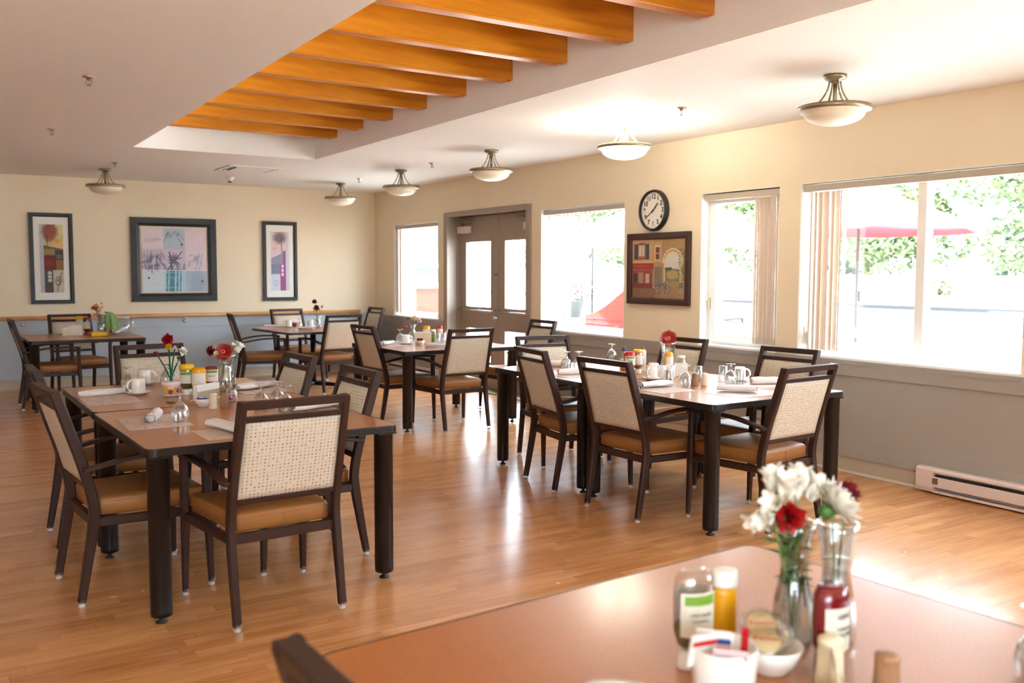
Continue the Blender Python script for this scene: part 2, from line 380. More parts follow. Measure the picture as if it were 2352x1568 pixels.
# window wall (x = 0 .. 0.2) with openings: (y0, y1, z0, z1)
OP = [(-2.05, -.665, .86, 2.165), (-4.3, -2.24, 0, 2.26), (-5.95, -4.5, .86, 2.18), (-7.89, -7.01, .86, 2.18), (-9.87, -8.1, .86, 2.18), (-12.3, -10.25, .86, 2.18), (-15.2, -12.9, .86, 2.18)]
m = MB(); ys = sorted(OP, key=lambda o: -o[1]); y = 0.0
for (a, b, z0, z1) in ys:
    m.box(0, .2, b, y, 0, H)
    if z0 > 0: m.box(0, .2, a, b, 0, z0)
    m.box(0, .2, a, b, z1, H); y = a
m.box(0, .2, YN, y, 0, H)
struct('wall_window_side', m, mt['cream'])
# wainscot
def yseg(a0, a1, skip):
    """split the y interval into runs leaving out the skip intervals"""
    runs = []; cur = a1
    for (s0, s1) in sorted(skip, key=lambda q: -q[1]):
        if cur > s1: runs.append((s1, cur))
        cur = s0
    runs.append((a0, cur)); return runs
m = MB()
for a, b in yseg(YN, 0, [(-4.3, -2.24)]):
    m.box(-.012, 0, a, b, .119, .848); m.box(-.028, -.012, a, b, .73, .848); m.box(-.017, -.012, a, b, .119, .240)
struct('trim_1', m, mt['taupe'], .003)
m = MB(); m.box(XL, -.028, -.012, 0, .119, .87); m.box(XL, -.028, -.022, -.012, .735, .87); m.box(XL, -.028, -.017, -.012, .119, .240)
mt['taupe_sky_tint'] = pr('wainscot_paint_sky_tinted', 'b0bdc8', .45, noise=.03, scale=5)  # same wainscot paint, with the cool window light mixed into its colour
struct('trim_2', m, mt['taupe_sky_tint'], .003)
def baseb(name, pts, y_axis):
    m = MB()
    for a, b in pts:
        if y_axis: m.prism([(0, 0), (-.022, 0), (-.022, .006), (-.008, .02), (-.006, .118), (0, .119)], a, b, T=Matrix(((1, 0, 0, 0), (0, 0, 1, 0), (0, 1, 0, 0), (0, 0, 0, 1))))
        else: m.prism([(0, 0), (-.022, 0), (-.022, .006), (-.008, .02), (-.006, .118), (0, .119)], a, b, T=Matrix(((0, 0, 1, 0), (1, 0, 0, 0), (0, 1, 0, 0), (0, 0, 0, 1))))
    struct(name, m, mt['base'])
baseb('baseboard_window_side', yseg(YN, 0, [(-4.3, -2.24)]), True)
baseb('baseboard_back', [(XL, 0)], False)
m = MB(); m.box(XL, XL+.012, YN, 0, .119, .87); struct('trim_3', m, mt['taupe_sky_tint'])
# handrail on the back wall
hr = thing('handrail', (-3.2, 0, .895), 0, 'long round-edged oak handrail along the back wall above the grey wainscot', 'handrail')
m = MB(); P = []
for i in range(12):
    a = 2*math.pi*i/12; P.append((-.065+.02*math.cos(a), .026*math.sin(a)))
m.prism(P, -5.9, 2.92, T=Matrix(((0, 0, 1, 0), (1, 0, 0, 0), (0, 1, 0, 0), (0, 0, 0, 1))), smooth=True)
m.box(2.88, 2.92, -.06, 0, -.022, .022)
m.build('rail', mt['oak'], hr)
for bx in (-5.2, -3.4, -1.6, .36, 2.72):
    m = MB(); m.tube([(bx, 0, -.075), (bx, -.05, -.07), (bx, -.065, -.024)], .008); m.lathe([(0, -.02), (.018, -.014), (.022, 0), (.018, .014), (0, .02)], 12, (bx, -.03, -.082)); m.build('bracket', mt['chrome'], hr)

# beams
bm0 = None; spots = []
names = ['farthest', 'second from the far end', 'third from the far end', 'fourth from the far end', 'fifth from the far end', 'sixth from the far end', 'seventh from the far end', 'eighth from the far end', 'ninth from the far end, just entering at the top of the picture']
for i in range(9):
    spots.append((0, -4.12-.6585*i, 0, 0, 'orange-stained plywood beam across the ceiling recess, '+names[i]))
bm0 = thing('ceiling_beam', (0, 0, 0), 0, 'x', 'beam')
MB().box(CX0+.001, CX1-.001, -.02, .045, 2.835, 3.2).build('beam_panel', mt['beam'], bm0)
MB().box(CX0+.001, CX1-.05, -.028, .052, 2.82, 2.838).build('bottom_cap', mt['beam'], bm0, bevel=.003)
series(bm0, spots, 'stained beams across the ceiling recess')
for i in range(3):
    b = dup(bm0, (0, -4.12-.6585*(9+i), 0), 0, 'orange-stained plywood beam of the ceiling recess, beyond the picture edge'); b['group'] = 'stained beams across the ceiling recess'

# ---------------------------------------------------------------- windows
def window(n, y0, y1, z0, z1, mull=None, sash=None):
    o = thing('window_%d' % n, (0, (y0+y1)/2, z0), 0, kind='structure'); hw = (y1-y0)/2; h = z1-z0
    fw = .05
    m = MB(); X0, X1 = .1, .17
    m.box(X0, X1, -hw, -hw+fw, 0, h); m.box(X0, X1, hw-fw, hw, 0, h); m.box(X0, X1, -hw+fw, hw-fw, .001, fw+.01); m.box(X0, X1, -hw+fw, hw-fw, h-fw, h)
    if mull is not None: m.box(X0-.012, X1+.002, mull-.035, mull+.035, .0, h)
    if sash:
        a, b = sash; m.box(X0-.02, X1-.02, a, a+.05, .03, h-.03); m.box(X0-.02, X1-.02, b-.05, b, .03, h-.03); m.box(X0-.02, X1-.02, a+.05, b-.05, .03, .09); m.box(X0-.02, X1-.02, a+.05, b-.05, h-.09, h-.03)
    m.build('window_frame', mt['upvc'], o, bevel=.004)
    MB().box(.13, .136, -hw+.03, hw-.03, .03, h-.03).build('window_pane', mt['pane'], o)
    m = MB(); m.box(-.022, .1, -hw+.001, hw-.001, -.014, 0.004); m.build('window_sill', mt['upvc'], o, bevel=.003)
    m = MB(); m.box(-.034, -.028, -hw-.02, hw+.02, -.045, -.014); m.build('sill_apron', mt['taupe'], o)
    # painted reveals
    m = MB(); m.box(-.001, .1, -hw, -hw+.004, 0, h); m.box(-.001, .1, hw-.004, hw, 0, h); m.box(-.001, .1, -hw, hw, h-.004, h); m.build('reveal', mt['upvc'], o)
    return o
window(1, *OP[0]); window(2, *OP[2]); window(3, *OP[3], sash=(-.40, .39)); window(4, *OP[4], mull=-.1)
window(5, *OP[5], mull=0); window(6, *OP[6], mull=0)
def handle(y, z, lab):
    t = thing('window_latch', (.075, y, z), 0, lab, 'window latch')
    m = MB(); m.box(0, .02, -.012, .012, -.05, .05); m.build('latch_plate', mt['cream_p'], t, bevel=.003)
    MB().tube([(-.0, 0, .02), (-.03, 0, .03), (-.035, 0, .09)], .006).build('latch_lever', mt['cream_p'], t)
handle(-8.13, .98, 'small ivory latch on the far jamb of the big window, left of its stacked blind')
handle(-7.04, 1.22, 'small white crank latch on the left jamb of the narrow window')
# vertical blinds
def blind(y0, y1, ztop, zb, ya, yb, n, mat, label, ang=55, clips=None):
    t = thing('vertical_blind', (.045, (y0+y1)/2, ztop), 0, label, 'blind')
    yc = (y0+y1)/2
    m = MB(); m.box(-.03, .03, y0-yc+.006, y1-yc-.006, -.058, -.008); m.build('headrail', mt['valance'], t, bevel=.003)
    for i in range(n):
        yy = ya+(yb-ya)*i/max(1, n-1)-yc; m = MB()
        T = Matrix.Translation((0, yy, 0)) @ Matrix.Rotation(R(ang+((i*37) % 7-3)*5), 4, 'Z')
        c = []
        for k in range(7):
            u = -.043+.086*k/6; c.append((u, .006*math.cos(math.pi*u/.086)))
        V = [T @ Vector((u, v, z)) for z in (zb-ztop, -.065) for u, v in c]; V += [T @ Vector((u, v-.0012, z)) for z in (zb-ztop, -.065) for u, v in c]
        F = [(k, k+1, 8+k, 7+k) for k in range(6)]+[(14+k, 21+k, 22+k, 15+k) for k in range(6)]
        m.add(V, F, True); m.build('blind_slat', mat, t)
    if clips:
        m = MB()
        for k in range(14): yy = clips[0]+(clips[1]-clips[0])*k/13-yc; m.box(-.012, .012, yy-.022, yy+.022, -.074, -.062)
        tag(m.build('slat_clips', mt['cap'], t), None)
    return t
blind(-2.04, -.675, 2.16, .9, -.70, -.86, 6, mt['blind'], 'open vertical blind stacked at the left of the small window beside the door', 60)
blind(-5.94, -4.51, 2.175, .9, -4.72, -4.98, 5, mt['blindw'], 'open white vertical blind of the window between door and clock', 80, clips=(-4.7, -5.75))
blind(-7.88, -7.02, 2.175, .9, -7.83, -7.60, 9, mt['blind'], 'vertical blind stacked at the right side of the narrow window', 64)
blind(-9.86, -8.11, 2.175, .9, -8.17, -8.48, 9, mt['blind'], 'vertical blind stacked at the left of the wide window near the picture edge', 58)
blind(-12.29, -10.26, 2.175, .9, -10.35, -10.7, 8, mt['blind'], 'vertical blind of the window beyond the right picture edge', 58)

# ---------------------------------------------------------------- double door
tr = MB(); D0, D1, DZ = -4.3, -2.24, 2.26
tr.box(-.02, .02, D0-.005, D0+.09, 0, DZ); tr.box(-.02, .02, D1-.09, D1+.005, 0, DZ); tr.box(-.02, .02, D0+.09, D1-.09, DZ-.06, DZ+.005)
tr.box(.02, .24, D0, D0+.05, 0, DZ); tr.box(.02, .24, D1-.05, D1, 0, DZ); tr.box(.02, .24, D0+.05, D1-.05, DZ-.05, DZ)
tr.box(.155, .2, D0+.05, D0+.075, 0, DZ-.05); tr.box(.155, .2, D1-.075, D1-.05, 0, DZ-.05)
tr.box(.236, .26, D0+.04, D1-.04, 2.15, DZ-.04); tr.box(.236, .258, D0+.04, D0+.1, 0, 2.15); tr.box(.236, .258, D1-.1, D1-.04, 0, 2.15); tr.box(.236, .258, -3.3, -3.24, 0, 2.15)
struct('trim_4', tr, mt['doorp'], .003)
struct('trim_5', MB().box(-.01, .24, D0+.05, D1-.05, 0, .012), mt['nickel'])
def door(n, ya, yb, hinge):
    o = thing('door_%d' % n, (.19, (ya+yb)/2, .01), 0, kind='structure'); hw = (yb-ya)/2; top = 2.19
    g0, g1 = -hw+.16, hw-.16
    if hinge > 0: pass
    m = MB(); X = (0, .045)
    m.box(*X, -hw, g0, 0, top); m.box(*X, g1, hw, 0, top); m.box(*X, g0, g1, 0, .2); m.box(*X, g0, g1, .76, 1.03); m.box(*X, g0, g1, 1.87, top)
    m.build('door_leaf', mt['doorp'], o, bevel=.003)
    for a, b in ((.2, .76), (1.03, 1.87)):
        f = MB()
        f.box(-.006, .0, g0-.012, g0+.006, a-.012, b+.012); f.box(-.006, 0, g1-.006, g1+.012, a-.012, b+.012); f.box(-.006, 0, g0, g1, a-.012, a+.006); f.box(-.006, 0, g0, g1, b-.006, b+.012)
        fo = f.build('glazing_bead', mt['doorp'], o); MB().box(.018, .026, g0, g1, a, b).build('door_pane', mt['pane'], fo)
    br = MB(); br.tube([(-.0, -hw+.05, 1.0), (-.065, -hw+.05, .99), (-.065, hw-.05, .99), (0, hw-.05, 1.0)], .011); br.build('crash_bar', mt['chrome'], o)
    hg = hinge
    c = MB(); c.box(-.06, -.002, *(sorted((hg*(hw-.02), hg*(hw-.30)))), 1.98, 2.07); co = c.build('door_closer', mt['heater'], o, bevel=.004)
    MB().tube([(-.04, hg*(hw-.14), 2.07), (-.05, hg*(hw-.14), 2.12), (-.06, hg*(hw-.42), 2.13), (-.03, hg*(hw-.16), 2.165)], .011).build('closer_arm', mt['nickel'], co)
    return o
d1 = door(1, -3.27, -2.315, 1); d2 = door(2, -4.225, -3.275, -1)
m = MB(); T = Matrix.Translation((0, -.447, .91)) @ Matrix.Rotation(R(-90), 4, 'Y'); m.lathe([(.035, 0), (.035, .012), (.026, .02), (.026, .045), (.02, .05), (0, .05)], 18, T=T); m.build('door_lock', mt['chrome'], d1)
m = MB()
for yy in (-.41, -.45): m.box(-.003, 0, yy-.008, yy+.008, 1.44, 1.46)
m.build('door_mark', mt['ink'], d1)

# ---------------------------------------------------------------- baseboard heaters
def heater(y0, y1, label):
    t = thing('baseboard_heater', (-.02, (y0+y1)/2, .012), 0, label, 'heater'); L = (y1-y0)/2
    prof = [(0, 0), (-.05, 0), (-.058, .03), (-.06, .15), (-.045, .163), (0, .165)]
    T = Matrix(((1, 0, 0, 0), (0, 0, 1, 0), (0, 1, 0, 0), (0, 0, 0, 1)))
    MB().box(-.008, 0, -L, L, .0, .163).build('back_plate', mt['heater'], t)
    for s in (-1, 1): MB().prism(prof, *(sorted((s*L, s*(L-.13)))), T=T).build('end_box', mt['heater'], t, bevel=.003)
    MB().prism([(-.002, .15), (-.045, .145), (-.06, .137), (-.06, .15), (-.045, .163), (0, .165)], -L+.13, L-.13, T=T).build('top_hood', mt['heater'], t)
    MB().prism([(-.055, .036), (-.060, .04), (-.060, .104), (-.05, .108)], -L+.13, L-.13, T=T).build('front_panel', mt['heater'], t)
    MB().prism([(0, 0), (-.06, 0), (-.06, .016), (0, .014)], -L+.13, L-.13, T=T).build('bottom_lip', mt['heater'], t)
    m = MB(); k = -L+.135
    while k < L-.13: m.box(-.046, -.012, k, k+.0022, .03, .12); k += .011
    m.box(-.05, -.01, -L+.13, L-.13, .06, .075)
    f = m.build('heating_fins', mt['fin'], t)
    m = MB().box(-.0625, -.0595, L-.165, L-.125, .06, .1); m.build('rating_plate', mt['nickel'], t)
    return t
heater(-11.9, -9.22, 'long white electric baseboard heater on the floor under the wide window at right')
heater(-2.1, -.45, 'white baseboard heater low on the wall under the small window beside the door')

# ---------------------------------------------------------------- ceiling fittings
def lamp():
    t = thing('ceiling_lamp', (0, 0, H), 0, 'x', 'ceiling lamp')
    m = MB(); m.lathe([(0, 0), (.068, 0), (.068, -.014), (.06, -.024), (.03, -.028), (.026, -.045), (.012, -.056), (0, -.058)], 28); m.build('ceiling_canopy', mt['nickel'], t)
    for k in range(4):
        a = R(45+90*k); pts = []
        for s in range(11):
            u = s/10; r = .036+(.125-.036)*(u**1.9); z = -.035-.155*u; pts.append((r*math.cos(a), r*math.sin(a), z))
        MB().tube(pts, .0055, 8).build('curved_arm', mt['nickel'], t)
    MB().lathe([(.2, -.19), (.214, -.186), (.214, -.212), (.2, -.216), (.196, -.205), (.2, -.19)], 48, cap=False).build('rim', mt['nickel'], t)
    m = MB(); pr_ = [(.2, -.198), (.203, -.213), (.18, -.226)]
    for s in range(1, 13):
        a = R(90*s/12); pr_.append((.178*math.cos(a), -.228-.072*math.sin(a)))
    m.lathe(pr_, 40, cap=False); m.build('glass_bowl', mt['bowl'], t)
    m = MB(); m.cyl(0, 0, -.19, -.05, .012, 12); m.build('centre_stem', mt['nickel'], t)
    return t
lp = lamp()
LS = [(-1.11, -9.28, H, 20, 'large unlit bowl ceiling lamp nearest the camera, above the wide window'), (-1.09, -7.27, H, 75, 'the one glowing bowl ceiling lamp, lit, above the picture and clock'),
      (-1.07, -5.2, H, 40, 'unlit bowl ceiling lamp just left of the glowing one'), (-1.05, -3.12, H, 0, 'unlit bowl ceiling lamp in front of the small window, second from the corner'),
      (-1.03, -1.2, H, 30, 'unlit bowl ceiling lamp nearest the room corner, smallest looking'), (-3.98, -1.3, H, 10, 'unlit bowl ceiling lamp alone at left above the square picture')]
L = series(lp, LS, None)
for k in kids(L[1]):
    if k.name.startswith('glass_bowl'):
        k.data = k.data.copy(); k.data.materials[0] = mt['litbowl']
for px_, py_, ss in ((0, 0, 1),):
    ld = bpy.data.lights.new('lamp_bulb', 'POINT'); lo = bpy.data.objects.new('lamp_bulb', ld); COL.objects.link(lo); lo.parent = L[1]; lo.location = (0.05, 0, -.17); ld.energy = 11; ld.color = (1, .94, .86); ld.shadow_soft_size = .05
def sprinkler():
    t = thing('fire_sprinkler', (0, 0, H), 0, 'x', 'sprinkler')
    MB().lathe([(0, 0), (.038, 0), (.036, -.006), (.016, -.012), (.013, -.022), (0, -.022)], 20).build('escutcheon', mt['chrome'], t)
    m = MB(); m.tube([(-.012, 0, -.02), (-.016, 0, -.035), (-.004, 0, -.052)], .003, 6); m.tube([(.012, 0, -.02), (.016, 0, -.035), (.004, 0, -.052)], .003, 6); m.cyl(0, 0, -.05, -.022, .003, 8); m.build('yoke', mt['nickel'], t)
    MB().lathe([(0, -.056), (.017, -.054), (.017, -.051), (0, -.05)], 14).build('deflector', mt['chrome'], t)
    return t
series(sprinkler(), [(-4.89, -6.76, H, 0, 'small chrome fire sprinkler on the left ceiling, nearest the camera'), (-4.85, -4.34, H, 10, 'small chrome fire sprinkler on the left ceiling near the picture edge'), (-3.99, -2.03, H, 30, 'small chrome fire sprinkler just above the left single ceiling lamp'),
                     (-1.07, -3.95, H, 0, 'small chrome fire sprinkler between the two ceiling lamps before the door'), (-1.06, -1.91, H, 0, 'small chrome fire sprinkler beside the corner ceiling lamp'), (-1.13, -7.96, H, 50, 'small chrome fire sprinkler right of the glowing ceiling lamp')], None)
t = thing('ceiling_air_diffuser', (-2.57, -2.23, H), 1, 'square white ceiling air vent with dark slots near the back wall', 'air vent')
m = MB()
for a, b, c, d in ((-.31, .31, -.31, -.27), (-.31, .31, .27, .31), (-.31, -.27, -.27, .27), (.27, .31, -.27, .27)): m.box(a, b, c, d, -.012, 0)
m.build('vent_frame', mt['white'], t, bevel=.003)
MB().box(-.2, .2, -.2, .2, -.022, -.012).build('vent_plate', mt['white'], t, bevel=.003)
MB().box(-.27, .27, -.27, .27, -.003, 0).build('dark_slot', mt['black'], t)
m = MB()
for s in (-1, 1):
    m.box(-.24, .24, s*.235-.004, s*.235+.004, -.014, -.003); m.box(s*.235-.004, s*.235+.004, -.24, .24, -.014, -.003)
m.build('vane', mt['white'], t)
t = thing('smoke_detector', (-2.526, -1.26, H), 0, 'small white smoke detector on the ceiling below the air vent', 'smoke detector')
MB().lathe([(0, 0), (.052, 0), (.052, -.02), (.04, -.04), (.026, -.062), (0, -.062)], 24).build('detector_body', mt['cap'], t)
m = MB(); m.lathe([(0, -.062), (.024, -.062), (.022, -.078), (0, -.08)], 16); m.build('sensor_cage', mt['fin'], t)

# ---------------------------------------------------------------- text helper
def text_mesh(body, size, mat, parent, T, name='lettering', depth=.0006, bend=None, bold=.0):
    cu = bpy.data.curves.new('t', 'FONT'); cu.body = body; cu.size = size; cu.align_x = 'CENTER'; cu.align_y = 'CENTER'; cu.extrude = depth; cu.offset = bold*size
    ob = bpy.data.objects.new('t', cu); COL.objects.link(ob); dg = bpy.context.evaluated_depsgraph_get(); dg.update()
    me = bpy.data.meshes.new_from_object(ob.evaluated_get(dg)); bpy.data.objects.remove(ob); bpy.data.curves.remove(cu)
    for v in me.vertices:
        p = v.co.copy()
        if bend: r = bend; a = p.x/r; p = Vector((math.sin(a)*(r+p.z), p.y, math.cos(a)*(r+p.z)-r))
        v.co = T @ p
    me.materials.clear(); me.materials.append(mat)
    o = bpy.data.objects.new(name, me); COL.objects.link(o); o.parent = parent; return o

# ---------------------------------------------------------------- raster painting (flat prints)
class Art:
    def __init__(s, w, h, n, bg):
        s.w, s.h = w, h; s.nx = n; s.ny = int(round(n*h/w)); s.a = np.zeros((s.ny, s.nx, 3)); s.a[:] = lin(bg)
        yy, xx = np.mgrid[0:s.ny, 0:s.nx]; s.x = (xx+.5)/s.nx; s.y = 1-(yy+.5)/s.ny; s.rs = np.random.RandomState(3)
        s.asp = h/w
    def put(s, mask, c, al=1.): s.a[mask] = s.a[mask]*(1-al)+np.array(lin(c))*al
    def rect(s, x0, x1, y0, y1, c, al=1.): s.put((s.x >= x0) & (s.x < x1) & (s.y >= y0) & (s.y < y1), c, al)
    def ell(s, cx, cy, rx, ry, c, al=1., rag=0):
        d = ((s.x-cx)/rx)**2+((s.y-cy)/ry)**2
        if rag: d = d+s.rs.uniform(-rag, rag, d.shape)
        s.put(d < 1, c, al)
    def line(s, x0, y0, x1, y1, wd, c, al=1.):
        X, Y = s.x, s.y*s.asp; ax, ay, bx, by = x0, y0*s.asp, x1, y1*s.asp; L = (bx-ax)**2+(by-ay)**2+1e-9
        t_ = np.clip(((X-ax)*(bx-ax)+(Y-ay)*(by-ay))/L, 0, 1); d = np.hypot(X-ax-t_*(bx-ax), Y-ay-t_*(by-ay)); s.put(d < wd, c, al)
    def leaf(s, x, y, ang, ln, wd, c, al=.8):
        dx, dy = math.cos(R(ang)), math.sin(R(ang)); X = s.x-x; Y = (s.y-y)*s.asp; u = X*dx+Y*dy; v = -X*dy+Y*dx
        s.put((u > 0) & (u < ln) & (np.abs(v) < wd*np.sin(np.clip(u/ln, 0, 1)*math.pi)), c, al)
    def grain(s, k, x0=0, x1=1, y0=0, y1=1):
        mk = (s.x >= x0) & (s.x < x1) & (s.y >= y0) & (s.y < y1); n = s.rs.uniform(1-k, 1+k, s.x.shape); s.a[mk] = s.a[mk]*n[mk][:, None]
    def build(s, parent, T, name='artwork'):
        m = MB(); V = []
        for j in range(s.ny+1):
            for i in range(s.nx+1): V.append(T @ Vector(((i/s.nx-.5)*s.w, 0, (.5-j/s.ny)*s.h)))
        m.v = [tuple(v) for v in V]; n = s.nx+1
        for j in range(s.ny):
            for i in range(s.nx): m.f.append([j*n+i, (j+1)*n+i, (j+1)*n+i+1, j*n+i+1]); m.m.append(0); m.sm.append(False); m.c.append(tuple(s.a[j, i]))
        return m.build(name, mt['paint'], parent)
def frame_mb(w, h, fw, d, inner=None):
    m = MB(); a, b = w/2, h/2
    prof = [(0, 0), (0, -d), (fw*.75, -d), (fw, -d*.7), (fw, 0)]
    P = []
    for (sx, sz) in ((-1, -1), (1, -1), (1, 1), (-1, 1)):
        P.append([(sx*(a-u), y_, sz*(b-u)) for u, y_ in prof])
    V = [p for q in P for p in q]; n = len(prof); F = []
    for k in range(4):
        for i in range(n):
            j = (i+1) % n; F.append((k*n+i, k*n+j, ((k+1) % 4)*n+j, ((k+1) % 4)*n+i))
    return m.add(V, F)
def picture(x0, x1, z0, z1, fw, mount, label, art, fmat='pframe', side='back', inner=False):
    wd, h = x1-x0, z1-z0
    if side == 'back': t = thing('framed_picture', ((x0+x1)/2, -.002, (z0+z1)/2), 0, label, 'picture')
    else: t = thing('framed_picture', (-.002, -(x0+x1)/2, (z0+z1)/2), -90, label, 'picture')
    frame_mb(wd, h, fw, .035).build('picture_frame', mt[fmat], t)
    if inner:
        o = frame_mb(wd-2*fw+.02, h-2*fw+.02, .022, .022); o.build('inner_moulding', mt[fmat], t)
    iw, ih = wd-2*fw, h-2*fw
    if mount:
        MB().box(-iw/2-.005, iw/2+.005, -.014, -.008, -ih/2-.005, ih/2+.005).build('picture_mount', mt['matb'], t)
        m = frame_mb(art.w+.03, art.h+.03, .004, .017); m.build('mount_bevel', mt['matb'], t)
    art.build(t, Matrix.Translation((0, -.016, 0)))
    return t
# left panel: autumn tree
A = Art(.27, .86, 70, 'c9b184'); A.rect(0, .17, 0, 1, 'b9bcc0'); A.grain(.1, 0, .17)
for k in range(14): A.line(.02, .02+.07*k, .15, .1+.07*k, .008, '7d8288', .6)
A.rect(.17, 1, .68, 1, 'cdb97a'); A.ell(.75, .95, .3, .14, 'd6cf86', .8); A.ell(.3, .86, .0, .0, 'c9b184') if 0 else None
A.put((A.y > .62-.12*A.x) & (A.y < .70) & (A.x > .17), 'd9b98a'); A.put((A.y < .71-.07*A.x) & (A.y > .55) & (A.x > .17), '6a5238')
A.ell(.45, .9, .33, .13, '8a3f33', .95, .5); A.ell(.4, .82, .2, .08, '9a5040', .8, .6); A.line(.33, .68, .32, .85, .02, '4a3428'); A.ell(.76, .76, .1, .03, 'e08a3a')
A.rect(.17, .65, .55, .64, '8f7850'); A.rect(.65, 1, .48, .62, '33302c'); A.rect(.7, .95, .5, .56, '6f684e', .7); A.rect(.17, .68, .33, .55, '6b1a12'); A.ell(.4, .43, .2, .06, '8e2c18', .6, .4); A.rect(.68, 1, .33, .48, '8a5f34')
A.rect(.17, .55, 0, .33, '4a443c'); A.grain(.3, .17, .55, 0, .18); A.rect(.55, 1, 0, .33, 'c0b3a0')
for k in range(3): A.ell(.4, .29-.055*k, .09, .024, 'd8d0c4'); A.ell(.4, .29-.055*k, .06, .016, 'b3aa9c')
for k in range(22):
    a_ = k*.42; A.ell(.76+.16*math.cos(a_)*(1-k/30), .16+.08*math.sin(a_)*(1-k/30), .03, .01, '5e5048')
A.line(.7, .02, .9, .3, .02, '6b5c50'); A.grain(.08)
picture(-4.69, -4.19, 1.07, 2.215, .05, True, 'tall narrow black-framed picture of a red tree, leftmost on the back wall', A)
# centre: nine bamboo squares
A = Art(.84, .85, 120, 'd5ccd6')
cols = [['d8cbd0', 'aebdcb', 'd9c8cf'], ['bfb6c6', 'c9b9c8', 'd6c9d4'], ['c9d6dd', 'a9cdda', 'a9b9c9']]
for r_ in range(3):
    for c_ in range(3):
        A.rect(c_*.335, c_*.335+.333, (2-r_)*.335, (2-r_)*.335+.333, cols[r_][c_])
for k in range(46):
    x_ = A.rs.uniform(.02, .3); y_ = A.rs.uniform(.38, .66); A.leaf(x_, y_, A.rs.choice([250, 290, 200, 320, 270]), .11, .012, '55566c', .55)
for x_ in (.06, .12, .2, .26): A.line(x_, .34, x_+.03, .62, .006, '6d6c80', .7)
for k in range(12): A.leaf(.5, .5, 20+27*k, .13, .012, '40445a', .8)
A.line(.38, .34, .62, .64, .007, '4a4d62'); A.line(.46, .34, .42, .62, .01, '4a4d62')
A.put((A.y > .335) & (A.y < .40+.05*np.sin(A.x*60)) & (A.x > .335) & (A.x < .667), '4b5064', .5)
for x_, w_ in ((.375, .014), (.43, .022), (.47, .018), (.53, .014), (.58, .01)):
    A.line(x_, 0, x_+.012, .33, w_, '2c6f86', .85)
    for q in range(4): A.line(x_-.02, .06+.08*q, x_+.035, .062+.08*q, .003, '9cc6d4')
for k in range(18): A.leaf(A.rs.uniform(.36, .62), A.rs.uniform(.82, .98), A.rs.choice([235, 300, 310]), .12, .007, '5d7488', .6)
for k in range(8): A.leaf(.08+.02*k, .85, 250+12*k, .1, .01, '8b8794', .5)
for k in range(16): A.leaf(A.rs.uniform(.72, .92), A.rs.uniform(.45, .62), A.rs.choice([220, 260, 310, 200]), .1, .012, '8f97a8', .55)
for x_ in (.82, .88): A.line(x_, .34, x_+.06, .6, .012, '9aa5b4', .5)
A.ell(.86, .12, .11, .2, '7d92a8', .4, .8); A.rect(.6, .63, .73, .76, '4a4a5a'); A.rect(.08, .115, .2, .23, '5a5a72'); A.ell(.93, .16, .02, .02, '5a5a72'); A.grain(.06)
for q in (.334, .668): A.line(q, 0, q, 1, .002, 'eee8ee'); A.line(0, q, 1, q, .002, 'eee8ee')
picture(-3.50, -2.39, 1.08, 2.20, .10, False, 'large square picture of nine bamboo panels in a wide black frame', A, inner=True)
# right panel: purple tree
A = Art(.26, .84, 66, 'd6ccd6'); A.rect(.82, 1, 0, 1, 'c3c6d6'); A.rect(0, .82, .62, 1, 'd9c3c2'); A.ell(.5, .9, .36, .1, '4f4a52', .85, .7); A.line(.62, .62, .55, .9, .02, '4a454e'); A.ell(.2, .72, .09, .025, 'e0a09c')
A.put((A.y < .55+.14*A.x) & (A.y > .4) & (A.x < .82), '8f8ba6'); A.rect(0, .5, .28, .45, '77809a'); A.rect(.66, .82, .45, .68, '8a4f78'); A.rect(.5, .82, 0, .45, '9c4a86'); A.rect(0, .5, 0, .28, 'c9cfdf')
for k in range(3): A.rect(.57, .7, .25+.07*k, .3+.07*k, 'e6dce6')
for k in range(16):
    a_ = k*.5; A.ell(.25+.16*math.cos(a_)*(1-k/22), .12+.07*math.sin(a_)*(1-k/22), .03, .01, 'a3aec2')
A.grain(.08)
picture(-1.74, -1.24, 1.07, 2.20, .05, True, 'tall narrow black-framed picture of a tree in purple, nearest the room corner', A)
# cafe street scene on the window wall
A = Art(.74, .555, 110, 'a48a6c'); A.grain(.12)
A.rect(0, .40, .62, 1, 'b98f6c'); A.rect(.41, .57, .6, 1, 'b09068'); A.rect(.58, 1, .0, 1, '9c8058'); A.grain(.15)
for x_ in (.04, .265): A.rect(x_, x_+.065, .66, .93, '3f4a4c')
A.rect(.11, .26, .66, .93, '8d5d45'); A.rect(.13, .24, .7, .9, 'c9b9a6'); A.rect(.18, .19, .7, .9, '7a4c3a'); A.rect(.12, .25, .66, .72, 'a05048', .8); A.ell(.185, .93, .075, .02, '7a5540')
A.rect(0, .40, .6, .64, 'c4a17c'); A.rect(.44, .54, .63, .9, 'd0ae84'); A.rect(.455, .525, .66, .87, '6b4a3a'); A.rect(.488, .492, .66, .87, 'd0ae84'); A.rect(.455, .525, .76, .77, 'd0ae84')
A.put((A.y < .6) & (A.y > .48+.01*np.sin(A.x*120)) & (A.x < .42), '9c3a38'); A.rect(.03, .3, .535, .55, 'c08078', .5); A.rect(0, .40, .17, .48, '8c4844'); A.rect(.03, .1, .26, .42, '3c3a36'); A.rect(.13, .22, .26, .44, 'a08878'); A.rect(.26, .34, .26, .42, 'b8a894'); A.rect(0, .4, .17, .24, '7c3638')
